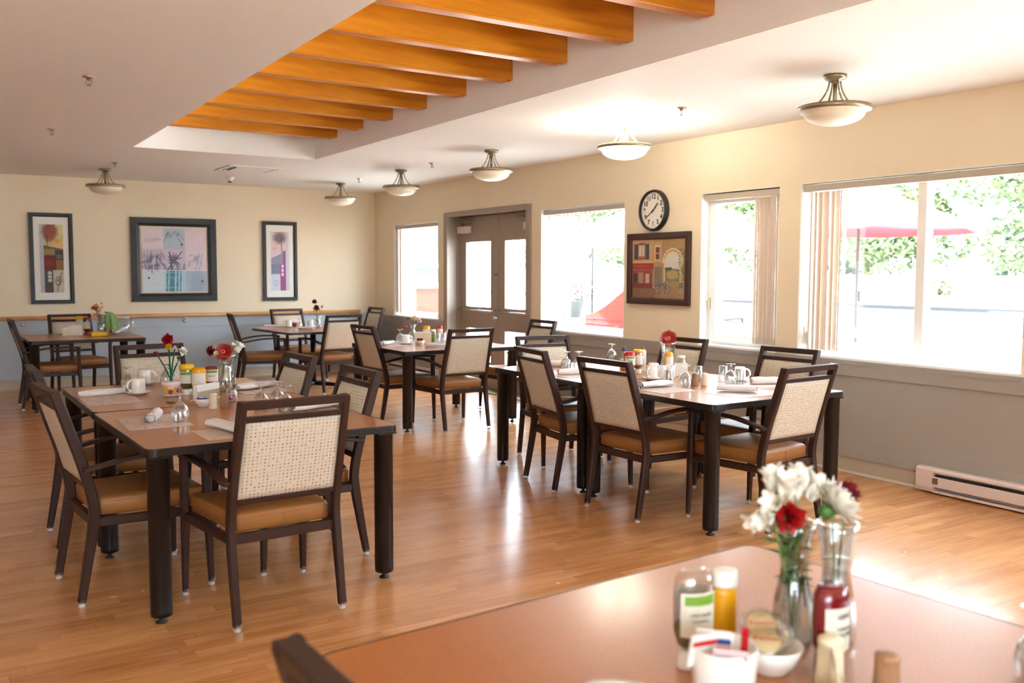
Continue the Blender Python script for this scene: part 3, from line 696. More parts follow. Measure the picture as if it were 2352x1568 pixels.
A.rect(.44, .57, .2, .54, '7d7462'); A.ell(.77, .58, .165, .21, 'cdb994'); A.rect(.605, .935, .28, .58, 'cdb994'); A.ell(.77, .58, .13, .17, 'c6c2b8'); A.rect(.64, .9, .28, .58, 'c6c2b8'); A.rect(.64, .9, .28, .5, '7a7a60'); A.ell(.77, .4, .11, .07, 'a8935f'); A.ell(.7, .5, .07, .03, '4f5a48')
for k in range(90): A.ell(A.rs.uniform(.88, 1), A.rs.uniform(.3, .85), .012, .012, '5e6848', .7)
for k in range(26): A.ell(.77+.18*math.cos(k*.125), .6+.23*math.sin(k*.125), .016, .014, 'd8cfae', .7)
A.rect(0, 1, 0, .17, '83624c'); A.put((A.y < .2) & (A.x > .45), '9a7a5c'); A.grain(.22, 0, 1, 0, .2)
for cx_ in (.5, .68):
    d_ = np.hypot((A.x-cx_), (A.y-.15)*A.asp); A.put(np.abs(d_-.055) < .007, '55586a'); A.put((d_ < .055), '8c8a8a', .25)
A.line(.5, .15, .57, .25, .006, '55586a'); A.line(.57, .25, .68, .15, .006, '55586a'); A.line(.54, .24, .66, .24, .006, '55586a'); A.line(.66, .15, .64, .28, .006, '55586a')
A.ell(.93, .22, .05, .05, '6f6a68'); A.ell(.93, .13, .03, .05, '8d8a86'); A.grain(.12)
A2 = A; A2.w, A2.h = .745, .555; A2.asp = 1
A3 = A; A3.w, A3.h = .735, .55
picture(6.035, 6.895, 1.19, 1.86, .062, False, 'brown-framed painting of a street cafe with arch and bicycle, under the clock', A3, 'bframe', 'win')

# ---------------------------------------------------------------- clock
t = thing('wall_clock', (-.002, -6.405, 2.068), -90, 'round white wall clock with black rim and numerals above the brown-framed painting', 'clock')
TY = Matrix.Rotation(R(90), 4, 'X')
MB().lathe([(.15, .0), (.19, 0), (.192, .03), (.185, .052), (.176, .055), (.172, .045), (.168, .03)], 56, T=TY, cap=False).build('clock_rim', mt['black'], t)
MB().lathe([(0, .028), (.172, .028)], 48, T=TY, cap=False).build('clock_dial', mt['dial'], t)
for n in range(1, 13):
    a = R(90-30*n); text_mesh(str(n), .062, mt['ink'], t, Matrix.Translation((.126*math.cos(a), -.0292, .126*math.sin(a))) @ Matrix.Rotation(R(90), 4, 'X'), 'numeral', bold=.028)
m = MB()
for n in range(60):
    a = R(6*n); m.box(-.0012, .0012, -.0298, -.0285, .158, .166, T=Matrix.Rotation(a, 4, 'Y'))
m.build('minute_ticks', mt['ink'], t)
for nm, ang, L_, w_, y_ in (('hour_hand', 43, .09, .006, -.032), ('minute_hand', 236, .125, .004, -.0345), ('second_hand', 60, .135, .0012, -.037)):
    m = MB(); m.box(-w_, w_, y_-.0012, y_, -.045 if nm != 'hour_hand' else -.03, L_, T=Matrix.Rotation(R(ang), 4, 'Y')); m.build(nm, mt['black'], t)
MB().lathe([(0, .026), (.008, .028), (.008, .04), (0, .041)], 12, T=TY).build('centre_cap', mt['black'], t)

# ---------------------------------------------------------------- tables
def rrect(w, d, r, n=5):
    P = []
    for (sx, sy, a0) in ((1, 1, 0), (-1, 1, 90), (-1, -1, 180), (1, -1, 270)):
        for k in range(n+1):
            a = R(a0+90*k/n); P.append((sx*(w/2-r)+r*math.cos(a), sy*(d/2-r)+r*math.sin(a)))
    return P
TZ = .755
def table(w, d, x, y, rz, label, group=None, ped=False):
    t = thing('dining_table', (x, y, 0), rz, label, 'table', group)
    th = .034 if not ped else .026
    MB().prism(rrect(w-.012, d-.012, .034), TZ-th+.002, TZ).build('tabletop', mt['top'], t)
    m = MB(); P = rrect(w, d, .04); Q = rrect(w-.012, d-.012, .034); n = len(P)
    V = [(a, b, z) for z, S in ((TZ-th, Q), (TZ-th, P), (TZ-.004, P), (TZ-.0002, Q)) for a, b in S]
    V = [(a, b, TZ-th) for a, b in Q]+[(a, b, TZ-th) for a, b in P]+[(a, b, TZ-.005) for a, b in P]+[(a*.998, b*.998, TZ+.0004) for a, b in P]+[(a, b, TZ+.0004) for a, b in Q]
    F = []
    for k in range(4):
        for i in range(n): j = (i+1) % n; F.append((k*n+i, k*n+j, (k+1)*n+j, (k+1)*n+i))
    m.add(V, F); m.build('edge_band', mt['edge'], t)
    MB().prism(rrect(w-.03, d-.03, .03), TZ-th-.003, TZ-th+.003).build('underside', mt['edge'], t)
    if not ped:
        for sx in (-1, 1):
            for sy in (-1, 1):
                X, Y = sx*(w/2-.056), sy*(d/2-.056)
                g = MB().lathe([(0, .03), (.044, .032), (.0455, .05), (.0455, TZ-th-.012), (.049, TZ-th-.01), (.049, TZ-th-.003)], 28, (X, Y, 0)).build('leg', mt['leg'], t)
                MB().lathe([(0, .0), (.024, .0), (.024, .006), (.012, .012), (.009, .03)], 16, (X, Y, 0)).build('glide', mt['black'], g)
                q = MB(); q.box(X-.048, X+.048, Y-.048, Y+.048, TZ-th-.010, TZ-th-.003); q.build('mounting_plate', mt['edge'], t)
    else:
        MB().cyl(0, 0, .05, TZ-th-.02, .036, 24).build('column', mt['leg'], t)
        MB().box(-.14, .14, -.14, .14, TZ-th-.018, TZ-th-.003).build('mounting_plate', mt['edge'], t)
        for a in (45, 135):
            T = Matrix.Rotation(R(a), 4, 'Z'); m = MB(); m.tube([T @ Vector(p) for p in ((-.44, 0, .035), (-.40, 0, .04), (0, 0, .058), (.40, 0, .04), (.44, 0, .035))], [.018, .024, .028, .024, .018], 12)
            f = m.build('cross_foot', mt['leg'], t); q = MB()
            for s in (-1, 1): c = T @ Vector((s*.41, 0, 0)); q.lathe([(0, 0), (.02, 0), (.02, .012), (.01, .02)], 12, (c.x, c.y, 0))
            q.build('glide', mt['black'], f)
    return t
table(1.16, 1.19, -4.478, -8.43, 2.0, 'square laminate table, nearer of the two pushed together at left', 'tables pushed together at the left')
table(1.16, 1.18, -4.50, -7.243, .8, 'square laminate table, farther of the left pair, with crocheted flower pot and gerbera vase', 'tables pushed together at the left')
table(1.16, 1.18, -1.54, -8.72, 1.0, 'square laminate table, nearer of the right pair, by the wide window', 'tables pushed together at the right')
table(1.16, 1.18, -1.525, -7.535, -1.0, 'square laminate table, farther of the right pair, under the painting', 'tables pushed together at the right')
table(1.27, 1.27, -1.46, -4.72, 0, 'larger single square table in front of the double door')
table(1.18, 1.18, -1.62, -1.68, 5, 'square table on a crossed pedestal foot near the room corner', None, True)
table(1.16, 1.16, -4.33, -1.68, 0, 'square table at far left under the pictures, with water jug and green towel')
table(1.27, 1.27, -4.50, -11.95, 3.5, 'blurred square table in the foreground, cut by the bottom edge')

# ---------------------------------------------------------------- chairs
def chair():
    t = thing('dining_armchair', (0, 0, 0), 0, 'x', 'chair')
    F = mt['frame']
    def bez(pts, n=16):
        # catmull-rom through points
        P = [Vector(p) for p in pts]; P = [2*P[0]-P[1]]+P+[2*P[-1]-P[-2]]; out = []
        for i in range(1, len(P)-2):
            for k in range(n):
                u = k/n; a, b, c, d = P[i-1], P[i], P[i+1], P[i+2]
                out.append(.5*((2*b)+(c-a)*u+(2*a-5*b+4*c-d)*u*u+(3*b-a-3*c+d)*u**3))
        out.append(P[-2]); return out
    back = [(.024, -.283, .0), (.03, -.222, .36), (.03, -.222, .47), (.03, -.262, .63), (.03, -.362, .955)]
    def bk(z):   # y of the back line at height z
        Z = [.36, .47, .63, .955]; Y = [-.222, -.222, -.262, -.362]
        return float(np.interp(z, Z, Y))
    for s in (-1, 1):
        p = bez([(s*.236, -.283, .022), (s*.236, -.228, .34), (s*.234, -.222, .46), (s*.232, -.26, .63), (s*.227, -.312, .80), (s*.224, -.362, .962)], 6)
        wy = [.032+.014*min(1, q.z/.35) for q in p]
        l = MB().sweep(p, .034, wy).build('rear_upright', F, t)
        MB().lathe([(0, 0), (.016, .001), (.019, .008), (.021, .020), (.021, .034)], 14, (s*.236, -.284, 0), cap=False).build('foot_cap', mt['clear'], l)
        MB().lathe([(0, 0), (.014, .0), (.015, .009), (.0, .012)], 12, (s*.236, -.284, 0)).build('glide', mt['cap'], l)
        p = [Vector((s*.286, .281, .022)), Vector((s*.283, .272, .36)), Vector((s*.287, .262, .648))]
        l = MB().sweep(p, [.026, .036, .034], [.026, .040, .036]).build('front_leg', F, t)
        MB().lathe([(0, 0), (.015, .001), (.018, .008), (.019, .020), (.019, .034)], 14, (s*.286, .281, 0), cap=False).build('foot_cap', mt['clear'], l)
        MB().lathe([(0, 0), (.013, .0), (.014, .009), (.0, .012)], 12, (s*.286, .281, 0)).build('glide', mt['cap'], l)
        p = bez([(s*.246, -.268, .615), (s*.262, -.225, .622), (s*.275, -.05, .655), (s*.287, .12, .664), (s*.289, .285, .655)], 6)
        MB().sweep(p, [.018]+[.042]*(len(p)-2)+[.038], .018, smooth=False).build('armrest', F, t)
        MB().sweep([(s*.236, -.215, .372), (s*.281, .27, .372)], .024, .042).build('side_rail', F, t)
    MB().box(-.27, .27, .255, .279, .351, .393).build('front_rail', F, t, bevel=.002); MB().box(-.225, .225, -.232, -.206, .351, .393).build('rear_rail', F, t, bevel=.002)
    # seat cushion (trapezoid, domed)
    m = MB(); N_ = 14; V = []; Fc = []
    def sy(i): return -.222+.50*i/N_
    lay = [(.394, .97), (.400, 1.0), (.452, 1.0), (.466, .985), (.472, .955)]
    ring = []
    for z, sc_ in lay:
        P = []
        for (cx, cy) in ((-.213, -.205), (.213, -.205), (.262, .275), (-.262, .275)): P.append((cx, cy))
        c0 = (0, .035); pts = []
        for k in range(4):
            a = Vector(P[k]); b = Vector(P[(k+1) % 4]); pv = Vector(P[k-1]); r = .03
            d0 = (a-pv).normalized(); d1 = (b-a).normalized()
            for q in range(4):
                u = q/3; pts.append((a-d0*r)*(1-u)**2+2*a*u*(1-u)+(a+d1*r)*u*u)
        ring.append([(c0[0]+(p.x-c0[0])*sc_, c0[1]+(p.y-c0[1])*sc_, z) for p in pts])
    for q in range(1, 6):
        u = 1-q/6; ring.append([(p[0]*u/1, .035+(p[1]-.035)*u, .472+.016*(1-u*u)) for p in ring[4]])
    ring.append([(p[0]*.02, .035+(p[1]-.035)*.02, .488) for p in ring[4]])
    n = len(ring[0]); V = [p for r_ in ring for p in r_]
    for k in range(len(ring)-1):
        for i in range(n): j = (i+1) % n; Fc.append((k*n+i, k*n+j, (k+1)*n+j, (k+1)*n+i))
    Fc.append(tuple(range(n))[::-1]); Fc.append(tuple((len(ring)-1)*n+i for i in range(n)))
    m.add(V, Fc, True); st = m.build('seat', mt['vinyl'], t)
    m = MB(); m.box(-.0012, .0012, -.2375+.031, -.2035, .398, .455); m.box(.006, .0075, -.2066, -.2045, .398, .455)
    e = ring[2]; m.tube([Vector(p)+Vector((0, 0, .002)) for p in e]+[Vector(e[0])+Vector((0, 0, .002))], .0022, 6); m.build('seam_piping', mt['vinyl'], st)
    # back: rails + upholstered panel
    def bar(z0, z1, nm, w=.212, d=.036):
        y0, y1 = bk(z0), bk(z1); m = MB(); V = []
        for z, y_ in ((z0, y0), (z1, y1)):
            V += [(-w, y_-d/2, z), (w, y_-d/2, z), (w, y_+d/2, z), (-w, y_+d/2, z)]
        m.add(V, [(0, 3, 2, 1), (4, 5, 6, 7), (0, 1, 5, 4), (1, 2, 6, 5), (2, 3, 7, 6), (3, 0, 4, 7)]); return m.build(nm, F, t, bevel=.003)
    bar(.933, .967, 'top_rail', .237, .042); bar(.878, .902, 'cross_rail', .212, .034); bar(.520, .542, 'lower_rail', .216, .030)
    m = MB(); nx, nz = 12, 14; za, zb = .544, .877; V = []
    for sgn, bulge in ((-1, .006), (1, .026)):
        for j in range(nz+1):
            for i in range(nx+1):
                u, v = i/nx*2-1, j/nz*2-1; z = za+(zb-za)*j/nz; X = u*(.219-.005*(z-.54)/.34*1.0)
                b = .010+bulge*(1-u**6)*(1-v**6); V.append((X*.985, bk(z)+sgn*b, z))
    n = (nx+1)*(nz+1); Fc = []
    for sgn in (0, 1):
        for j in range(nz):
            for i in range(nx):
                a = sgn*n+j*(nx+1)+i; q = (a, a+1, a+nx+2, a+nx+1); Fc.append(q if sgn == 0 else q[::-1])
    edge = [i for i in range(nx+1)]+[(j)*(nx+1)+nx for j in range(1, nz+1)]+[nz*(nx+1)+i for i in range(nx-1, -1, -1)]+[j*(nx+1) for j in range(nz-1, 0, -1)]
    for k in range(len(edge)): a, b = edge[k], edge[(k+1) % len(edge)]; Fc.append((a, n+a, n+b, b))
    m.add(V, Fc, True); m.build('back_panel', mt['fabric'], t)
    return t
ch = chair()
CH = [(-4.52, -8.97, 0, 3, 'largest brown chair, dotted back to the camera, near end of the left tables'),
      (-4.985, -8.355, 0, -85, 'chair on the left side of the left tables, the nearer of two'), (-4.95, -7.45, 0, -90, 'chair on the left side of the left tables, the farther of two, mostly hidden'),
      (-4.15, -8.335, 0, 90, 'chair on the right side of the left tables, nearer one beside the table corner'), (-4.15, -7.38, 0, 92, 'chair on the right side of the left tables, farther one behind the upturned goblets'),
      (-4.42, -6.42, 0, 185, 'chair facing the camera at the far end of the left tables, behind the flower pot'),
      (-1.59, -9.17, 0, 4, 'chair, pale back to the camera, near end of the right tables'), (-1.97, -8.60, 0, -87.5, 'chair left of the right tables, nearer one with tan dotted back'),
      (-1.93, -7.80, 0, -99, 'chair on the left side of the right tables, farther one, turned slightly'), (-1.55, -7.08, 0, 171, 'chair facing the camera at the far end of the right tables'),
      (-1.035, -8.64, 0, 94, 'chair on the window side of the right tables, nearer one under the wide window'), (-.97, -7.50, 0, 92, 'chair on the window side of the right tables, behind the vase with the red gerbera'),
      (-1.54, -5.26, 0, 1, 'chair with its back to the camera at the table before the double door'), (-1.83, -4.60, 0, -87, 'chair on the left side of the table before the double door'),
      (-.43, -4.66, 0, 90, 'chair by the window wall just right of the double door'), (-1.55, -2.11, 0, 6, 'chair with its pale back to the camera at the pedestal table'),
      (-2.27, -1.56, 0, -100, 'chair on the left side of the pedestal table, seen from its side'), (-1.50, -.77, 0, 187, 'chair against the back wall facing the camera behind the pedestal table'),
      (-.56, -.50, 0, 92, 'chair in the room corner below the end of the handrail'), (-4.68, -1.76, 0, -90, 'chair seen edge-on at the left side of the far left table'),
      (-4.30, -1.09, 0, 187, 'chair against the back wall behind the far left table'), (-4.985, -11.97, 0, -88, 'blurred dark chair back corner in the foreground at the bottom edge')]
series(ch, [(a, b, c, d, e) for a, b, c, d, e in CH], 'brown-framed dining armchairs with dotted backs')

# ---------------------------------------------------------------- tableware
def goblet():
    t = thing('goblet', label='x', cat='glass')
    m = MB(); m.lathe([(.0335, 0), (.0385, .018), (.0415, .038), (.040, .055), (.032, .076), (.018, .092), (.008, .099), (.006, .0965), (.016, .089), (.030, .074), (.0375, .055), (.039, .038), (.036, .018), (.032, .001)], 28, cap=False); m.build('bowl', mt['glass'], t)
    MB().lathe([(.008, .099), (.006, .106), (.009, .113), (.005, .122), (.006, .128)], 16).build('stem', mt['glass'], t)
    MB().lathe([(.006, .128), (.014, .132), (.031, .138), (.032, .140), (.0, .141)], 28).build('foot', mt['glass'], t)
    return t
gb = goblet()
def tumbler():
    t = thing('tumbler', label='x', cat='glass')
    MB().lathe([(.034, 0), (.034, .002), (.029, .098), (.027, .105), (0, .105), (0, .098), (.026, .096), (.0315, .002)], 26, cap=False).build('glass_wall', mt['glass'], t)
    return t
def mug(up=False):
    t = thing('mug', label='x', cat='mug')
    m = MB(); m.lathe([(.039, 0), (.0405, .004), (.0395, .05), (.0375, .083), (.033, .092), (.028, .090), (0, .090)], 32, cap=False); m.lathe([(.036, .001), (.036, .08), (0, .084)], 32, cap=False); m.lathe([(.036, .001), (.039, 0)], 32, cap=False)
    m.build('mug_body', mt['china'], t)
    P = [(.037+.031*math.sin(math.pi*k/14), 0, .048+.031*math.cos(math.pi*k/14)) for k in range(15)]
    MB().tube(P, .0065, 10).build('handle', mt['china'], t)
    return t
def saucer():
    t = thing('saucer', label='x', cat='saucer')
    MB().lathe([(0, .0), (.036, .0), (.04, .003), (.062, .011), (.073, .017), (.0735, .019), (.062, .0145), (.042, .008), (0, .007)], 40).build('saucer_dish', mt['china'], t)
    return t
def napkin(seed, ln=.24, r=.024, folded=False):
    rs = random.Random(seed); t = thing('rolled_napkin', label='x', cat='napkin'); m = MB(); n = 28; K = 26; V = []
    for k in range(K+1):
        u = k/K; x = (u-.5)*ln
        for i in range(n):
            a = 2*math.pi*i/n; rr = r*(1+.05*math.sin(a*2+u*5+seed)+.05*math.sin(a*5+u*11+seed)+.03*rs.uniform(-1, 1))
            if folded: rr *= (1.0+.25*math.cos(2*a))
            else: rr *= 1+.04*math.cos(2*a)
            tap = 1-.16*abs(2*u-1)**5+(.10*math.sin(u*6+seed) if folded else 0)
            V.append((x+(.004*math.sin(3*a+seed) if k in (0, K) else 0), rr*tap*math.cos(a)*(1.25 if folded else 1), r*.97+rr*tap*math.sin(a)*(.86 if folded else .97)))
    F = []
    for k in range(K):
        for i in range(n): j = (i+1) % n; F.append((k*n+i, k*n+j, (k+1)*n+j, (k+1)*n+i))
    m.add(V, F, True)
    # flap along the roll
    V = []; 
    for k in range(K+1):
        x = (k/K-.5)*ln*.96
        for q, (yy, zz) in enumerate(((r*.55, r*1.78), (r*1.0, r*1.35), (r*1.12, r*.8), (r*1.05, r*.35), (r*1.25, .004))): V.append((x, yy*(1.2 if folded else 1)+.0015*math.sin(k*.7+seed), zz*(.85 if folded and zz > r else 1)))
    F = [(k*5+q, k*5+q+1, k*5+q+6, k*5+q+5) for k in range(K) for q in range(4)]; m.add(V, F, True)
    m.build('cloth_roll', mt['cloth'], t)
    # spiral end
    for s in (-1, 1):
        e = MB(); pts = []
        for k in range(40):
            a = k*.42; rr = r*.93*(1-k/46); pts.append((s*(ln/2+.0005), rr*math.cos(a)*(1.2 if folded else 1)*.86, r*.97+rr*math.sin(a)*(.70 if folded else .95)*.86))
        e.tube(pts, .0016, 5); e.lathe([(0, 0), (r*.8, 0)], 16, T=Matrix.Translation((s*ln*.497, 0, r*.97)) @ Matrix.Rotation(R(90), 4, 'Y')); e.build('rolled_end', mt['cloth'], t)
    return t
def placemat(w=.42, d=.29):
    t = thing('placemat', label='x', cat='placemat'); MB().box(-w/2, w/2, -d/2, d/2, .0004, .0012).build('paper_sheet', mt['marble'], t); return t
def shaker(mat, nm='pepper_shaker'):
    t = thing(nm, label='x', cat='shaker')
    m = MB(); n = 24; V = []
    for z, r in ((0, .0215), (.006, .023), (.062, .0195), (.07, .0195)):
        for i in range(n*2):
            a = math.pi*i/n; rr = r*(1 if i % 2 or z > .063 or z < .005 else .955); V.append((rr*math.cos(a), rr*math.sin(a), z))
    k2 = n*2; F = [(k*k2+i, k*k2+(i+1) % k2, (k+1)*k2+(i+1) % k2, (k+1)*k2+i) for k in range(3) for i in range(k2)]; F.append(tuple(range(k2))[::-1]); m.add(V, F); m.build('shaker_body', mat, t)
    MB().lathe([(.0195, .069), (.0205, .071), (.0195, .078), (.012, .082), (0, .083)], 24).build('shaker_cap', mat, t)
    return t
def squeeze(body, cap, label_m, h=.17, w=.036, d=.024, inverted=True, name='mustard_bottle', cat='bottle', lab_text=None, stripe=None, level=None, lh=(.25, .75)):
    """upside-down squeeze bottle standing on its wide cap"""
    t = thing(name, label='x', cat=cat)
    ch_ = .035
    MB().lathe([(0, 0), (w*.78, 0), (w*.8, .004), (w*.72, ch_*.9), (w*.6, ch_)], 28, sy=d/w*1.15).build('bottle_cap', cap, t)
    prof = [(w*.55, ch_-.002), (w*.85, ch_+.012), (w, ch_+.035), (w, h-.035), (w*.97, h-.018), (w*.82, h-.005), (w*.6, h), (0, h-.004)]
    MB().lathe(prof, 36, sy=d/w).build('bottle_body', body, t)
    if level:
        q = level; MB().lathe([(w*.5, ch_), (w*.8, ch_+.013), (w*.95, ch_+.035), (w*.95, q), (0, q)], 30, sy=d/w*.96).build('contents', mt['relish'], t)
    if label_m:
        z0, z1 = ch_+(h-ch_)*lh[0], ch_+(h-ch_)*lh[1]
        for s in (-1, 1):
            lb = MB(); V = []; n = 14
            for z in (z0, z1):
                for k in range(n+1):
                    a = R(-90+s*0)+(0 if s < 0 else math.pi)+R(-62+124*k/n); V.append((w*1.012*math.cos(a), d*1.02*math.sin(a), z))
            lb.add(V, [(k, k+1, n+2+k, n+1+k) for k in range(n)], True); lo_ = lb.build('label', label_m, t)
            if stripe:
                V = []
                for z in (z1-(z1-z0)*.28, z1-(z1-z0)*.06):
                    for k in range(n+1):
                        a = R(-90)+(0 if s < 0 else math.pi)+R(-48+96*k/n); V.append((w*1.018*math.cos(a), d*1.035*math.sin(a), z))
                MB().add(V, [(k, k+1, n+2+k, n+1+k) for k in range(n)], True).build('label_print', stripe, lo_)
            if lab_text:
                for i, (tx, sz, cz) in enumerate(lab_text):
                    T = Matrix.Translation((0, s*(d*1.03+.0006), z0+(z1-z0)*cz)) @ Matrix.Rotation(0 if s < 0 else math.pi, 4, 'Z') @ Matrix.Rotation(R(90), 4, 'X')
                    text_mesh(tx, sz, mt['ink'], lo_, T, 'lettering', .0002, bend=w*1.5)
    return t
def jar(content, lidm, name='relish_jar', h=.10, r=.027):
    t = thing(name, label='x', cat='jar')
    MB().lathe([(0, 0), (r, 0), (r*1.02, .01), (r, h*.72), (r*.8, h*.82), (r*.8, h*.86)], 28).build('jar_glass', mt['glass'], t)
    MB().lathe([(0, .003), (r*.93, .003), (r*.93, h*.6), (0, h*.6)], 24).build('contents', content, t)
    MB().lathe([(r*.84, h*.84), (r*.86, h), (0, h)], 28).build('jar_lid', lidm, t)
    V = []; n = 16
    for z in (h*.22, h*.58):
        for k in range(n+1): a = R(-150+120*k/n); V.append((r*1.035*math.cos(a), r*1.035*math.sin(a), z))
    MB().add(V, [(k, k+1, n+2+k, n+1+k) for k in range(n)], True).build('label', mt['labg'], t)
    return t
def vase(prof, name='glass_vase', water=None, n=32, flute=0):
    t = thing(name, label='x', cat='vase'); m = MB(); V = []; 
    full = prof+[(r-.0025 if r > .004 else 0, z) for r, z in prof[::-1]]
    K = len(full)
    for r, z in full:
        for i in range(n): a = 2*math.pi*i/n; rr = r*(1+flute*math.cos(a*n/4)); V.append((rr*math.cos(a), rr*math.sin(a), z))
    F = [(k*n+i, k*n+(i+1) % n, (k+1)*n+(i+1) % n, (k+1)*n+i) for k in range(K-1) for i in range(n)]
    m.add(V, F, True); m.build('vase_glass', mt['glass'], t)
    if water:
        P = [(r-.004, z) for r, z in prof if z < water]; rw = float(np.interp(water, [z for r, z in prof], [r for r, z in prof]))-.004
        MB().lathe([(0, .006)]+[(max(0, r), max(z, .006)) for r, z in P if r > .005]+[(rw, water), (0, water)], 24, cap=False).build('water', mt['water'], t)
    return t
def bowl_thing(name='small_bowl', r=.048, h=.042, mat=None, cat='bowl'):
    t = thing(name, label='x', cat=cat); MB().lathe([(0, 0), (r*.55, 0), (r*.58, .004), (r*.8, h*.4), (r, h), (r*.96, h+.001), (r*.76, h*.42), (r*.5, .007), (0, .007)], 36).build('bowl_shell', mat or mt['china'], t); return t

# flowers: each stem is one thing; origin at the stem foot
def stem_path(h, lean, ang, n=8):
    return [(lean*math.cos(R(ang))*(k/n)**1.4, lean*math.sin(R(ang))*(k/n)**1.4, .012+(h-.012)*k/n) for k in range(n+1)]
def petal(m, T, ln, wd, curl, cup=.15, n=5, tip=.35):
    V = []
    for k in range(n+1):
        u = k/n; w_ = wd*math.sin(min(1, u*.9+.12)*math.pi*.86+.1)*(1 if u < .8 else 1-(u-.8)*tip*5*.8); x = ln*u; z = curl*u*u*ln
        V += [(x, -w_/2, z+cup*w_), (x, 0, z), (x, w_/2, z+cup*w_)]
    F = []
    for k in range(n): F += [(k*3, k*3+1, k*3+4, k*3+3), (k*3+1, k*3+2, k*3+5, k*3+4)]
    m.add([T @ Vector(v) for v in V], F, True)
def head_T(pos, face_az, tilt):
    """frame at pos, flower axis tilted from vertical by tilt towards azimuth face_az"""
    return Matrix.Translation(pos) @ Matrix.Rotation(R(face_az), 4, 'Z') @ Matrix.Rotation(R(tilt), 4, 'Y')
def flower(kind, h, lean, ang, size, mat, face=-120, tilt=60, leaves=1, label='x', stemm=None, name=None, seed=1, cat='flower'):
    rs = random.Random(seed); t = thing(name or kind+'_flower', label=label, cat=cat); P = stem_path(h, lean, ang)
    MB().tube(P, .0019 if kind != 'crochet' else .0045, 6).build('stem', stemm or mt['stem'], t)
    top = Vector(P[-1]); T = head_T(top, face, tilt); pm = MB()
    if kind == 'gerbera':
        for ring, (n, ln, z, cu) in enumerate(((26, size, 0, .10), (24, size*.88, .003, .25), (22, size*.5, .006, .5))):
            for k in range(n): petal(pm, T @ Matrix.Translation((0, 0, z)) @ Matrix.Rotation(2*math.pi*(k+.5*ring)/n, 4, 'Z') @ Matrix.Translation((size*.12, 0, 0)), ln*rs.uniform(.92, 1.04)-size*.12, size*.2, cu*rs.uniform(.6, 1.2), .1)
        pm.build('petals', mat, t)
        MB().lathe([(0, .004), (size*.2, .005), (size*.22, .009), (size*.12, .012), (0, .011)], 20, T=T).build('flower_centre', mt['coral'], t)
        MB().lathe([(0, .011), (size*.1, .0125), (0, .014)], 14, T=T).build('dark_eye', mt['black'], t)
    elif kind in ('carnation', 'crochet', 'chrysanthemum'):
        N_ = {'carnation': 46, 'crochet': 40, 'chrysanthemum': 150}[kind]
        for k in range(N_):
            u = (k+.5)/N_; el = math.acos(1-u*(1.15 if kind != 'chrysanthemum' else 1.0)); az = k*2.39996
            Q = T @ Matrix.Rotation(az, 4, 'Z') @ Matrix.Rotation(-(math.pi/2-el)*.92+rs.uniform(-.12, .12), 4, 'Y')
            if kind == 'chrysanthemum': petal(pm, Q, size*(.62+.42*u)*rs.uniform(.9, 1.05), size*.17, rs.uniform(.1, .35), .3, 4)
            else: petal(pm, Q, size*rs.uniform(.72, 1.0), size*(.55 if kind == 'carnation' else .72), rs.uniform(-.2, .5), .25, 4, .1)
        pm.build('petals', mat, t)
        MB().lathe([(0, -size*.5), (size*.2, -size*.45), (size*.28, -size*.05), (0, 0)], 12, T=T).build('calyx', stemm or mt['green'], t)
    elif kind in ('alstroemeria', 'lily'):
        for fl in range(3 if size > .04 else 1):
            T3 = T if fl == 0 else T @ Matrix.Rotation(R(140*fl+20), 4, 'Z') @ Matrix.Translation((size*.38, 0, -size*.25)) @ Matrix.Rotation(R(30), 4, 'Y')
            for rg in range(2):
                for k in range(3):
                    Q = T3 @ Matrix.Rotation(R(120*k+60*rg), 4, 'Z') @ Matrix.Rotation(R(-76+8*rg), 4, 'Y'); petal(pm, Q, size*rs.uniform(.93, 1.08), size*.66, -.16, .3, 7)
        pm.build('petals', mat, t); q = MB()
        for k in range(5): q.tube([T @ Vector((0, 0, 0)), T @ Vector((.3*size*math.cos(k*1.25), .3*size*math.sin(k*1.25), size*.75))], .0006, 4)
        q.build('stamens', mt['cpetal'], t)
    elif kind == 'button':
        for k in range(26): petal(pm, T @ Matrix.Rotation(k*2.4, 4, 'Z') @ Matrix.Rotation(-R(70-66*k/26), 4, 'Y'), size, size*.35, .2, .2, 3)
        pm.build('petals', mat, t)
        MB().lathe([(0, size*.25), (size*.3, size*.3), (0, size*.45)], 12, T=T).build('flower_centre', mt['yellow'], t)
    elif kind == 'sprig':
        for k in range(9):
            c = Vector((rs.uniform(-1, 1)*size*.5, rs.uniform(-1, 1)*size*.5, rs.uniform(-1.2, .4)*size))
            for q in range(6): petal(pm, Matrix.Translation(top+c) @ Matrix.Rotation(q*1.05, 4, 'Z') @ Matrix.Rotation(-R(50), 4, 'Y'), size*.32, size*.18, .2, .2, 3)
        pm.build('petals', mat, t)
    if leaves:
        lm_ = MB()
        for k in range(leaves):
            u = .45+.5*k/max(1, leaves); i = min(len(P)-1, int(u*8)); q = Vector(P[i]); petal(lm_, Matrix.Translation(q) @ Matrix.Rotation(rs.uniform(0, 6.28), 4, 'Z') @ Matrix.Rotation(-R(rs.uniform(15, 60)), 4, 'Y'), .045*(1 if size > .02 else .7), .015, -.3, .2, 5)
        lm_.build('leaves', stemm or mt['green'], t)
    return t
def put(t, x, y, z=TZ, rz=0, label=None, s=None, group=None):
    t.location = (x, y, z+.0006); t.rotation_euler[2] = R(rz)
    if s: t.scale = (s,)*3
    if label: t['label'] = label
    if group: t['group'] = group
    return t
TB = TZ+.0005
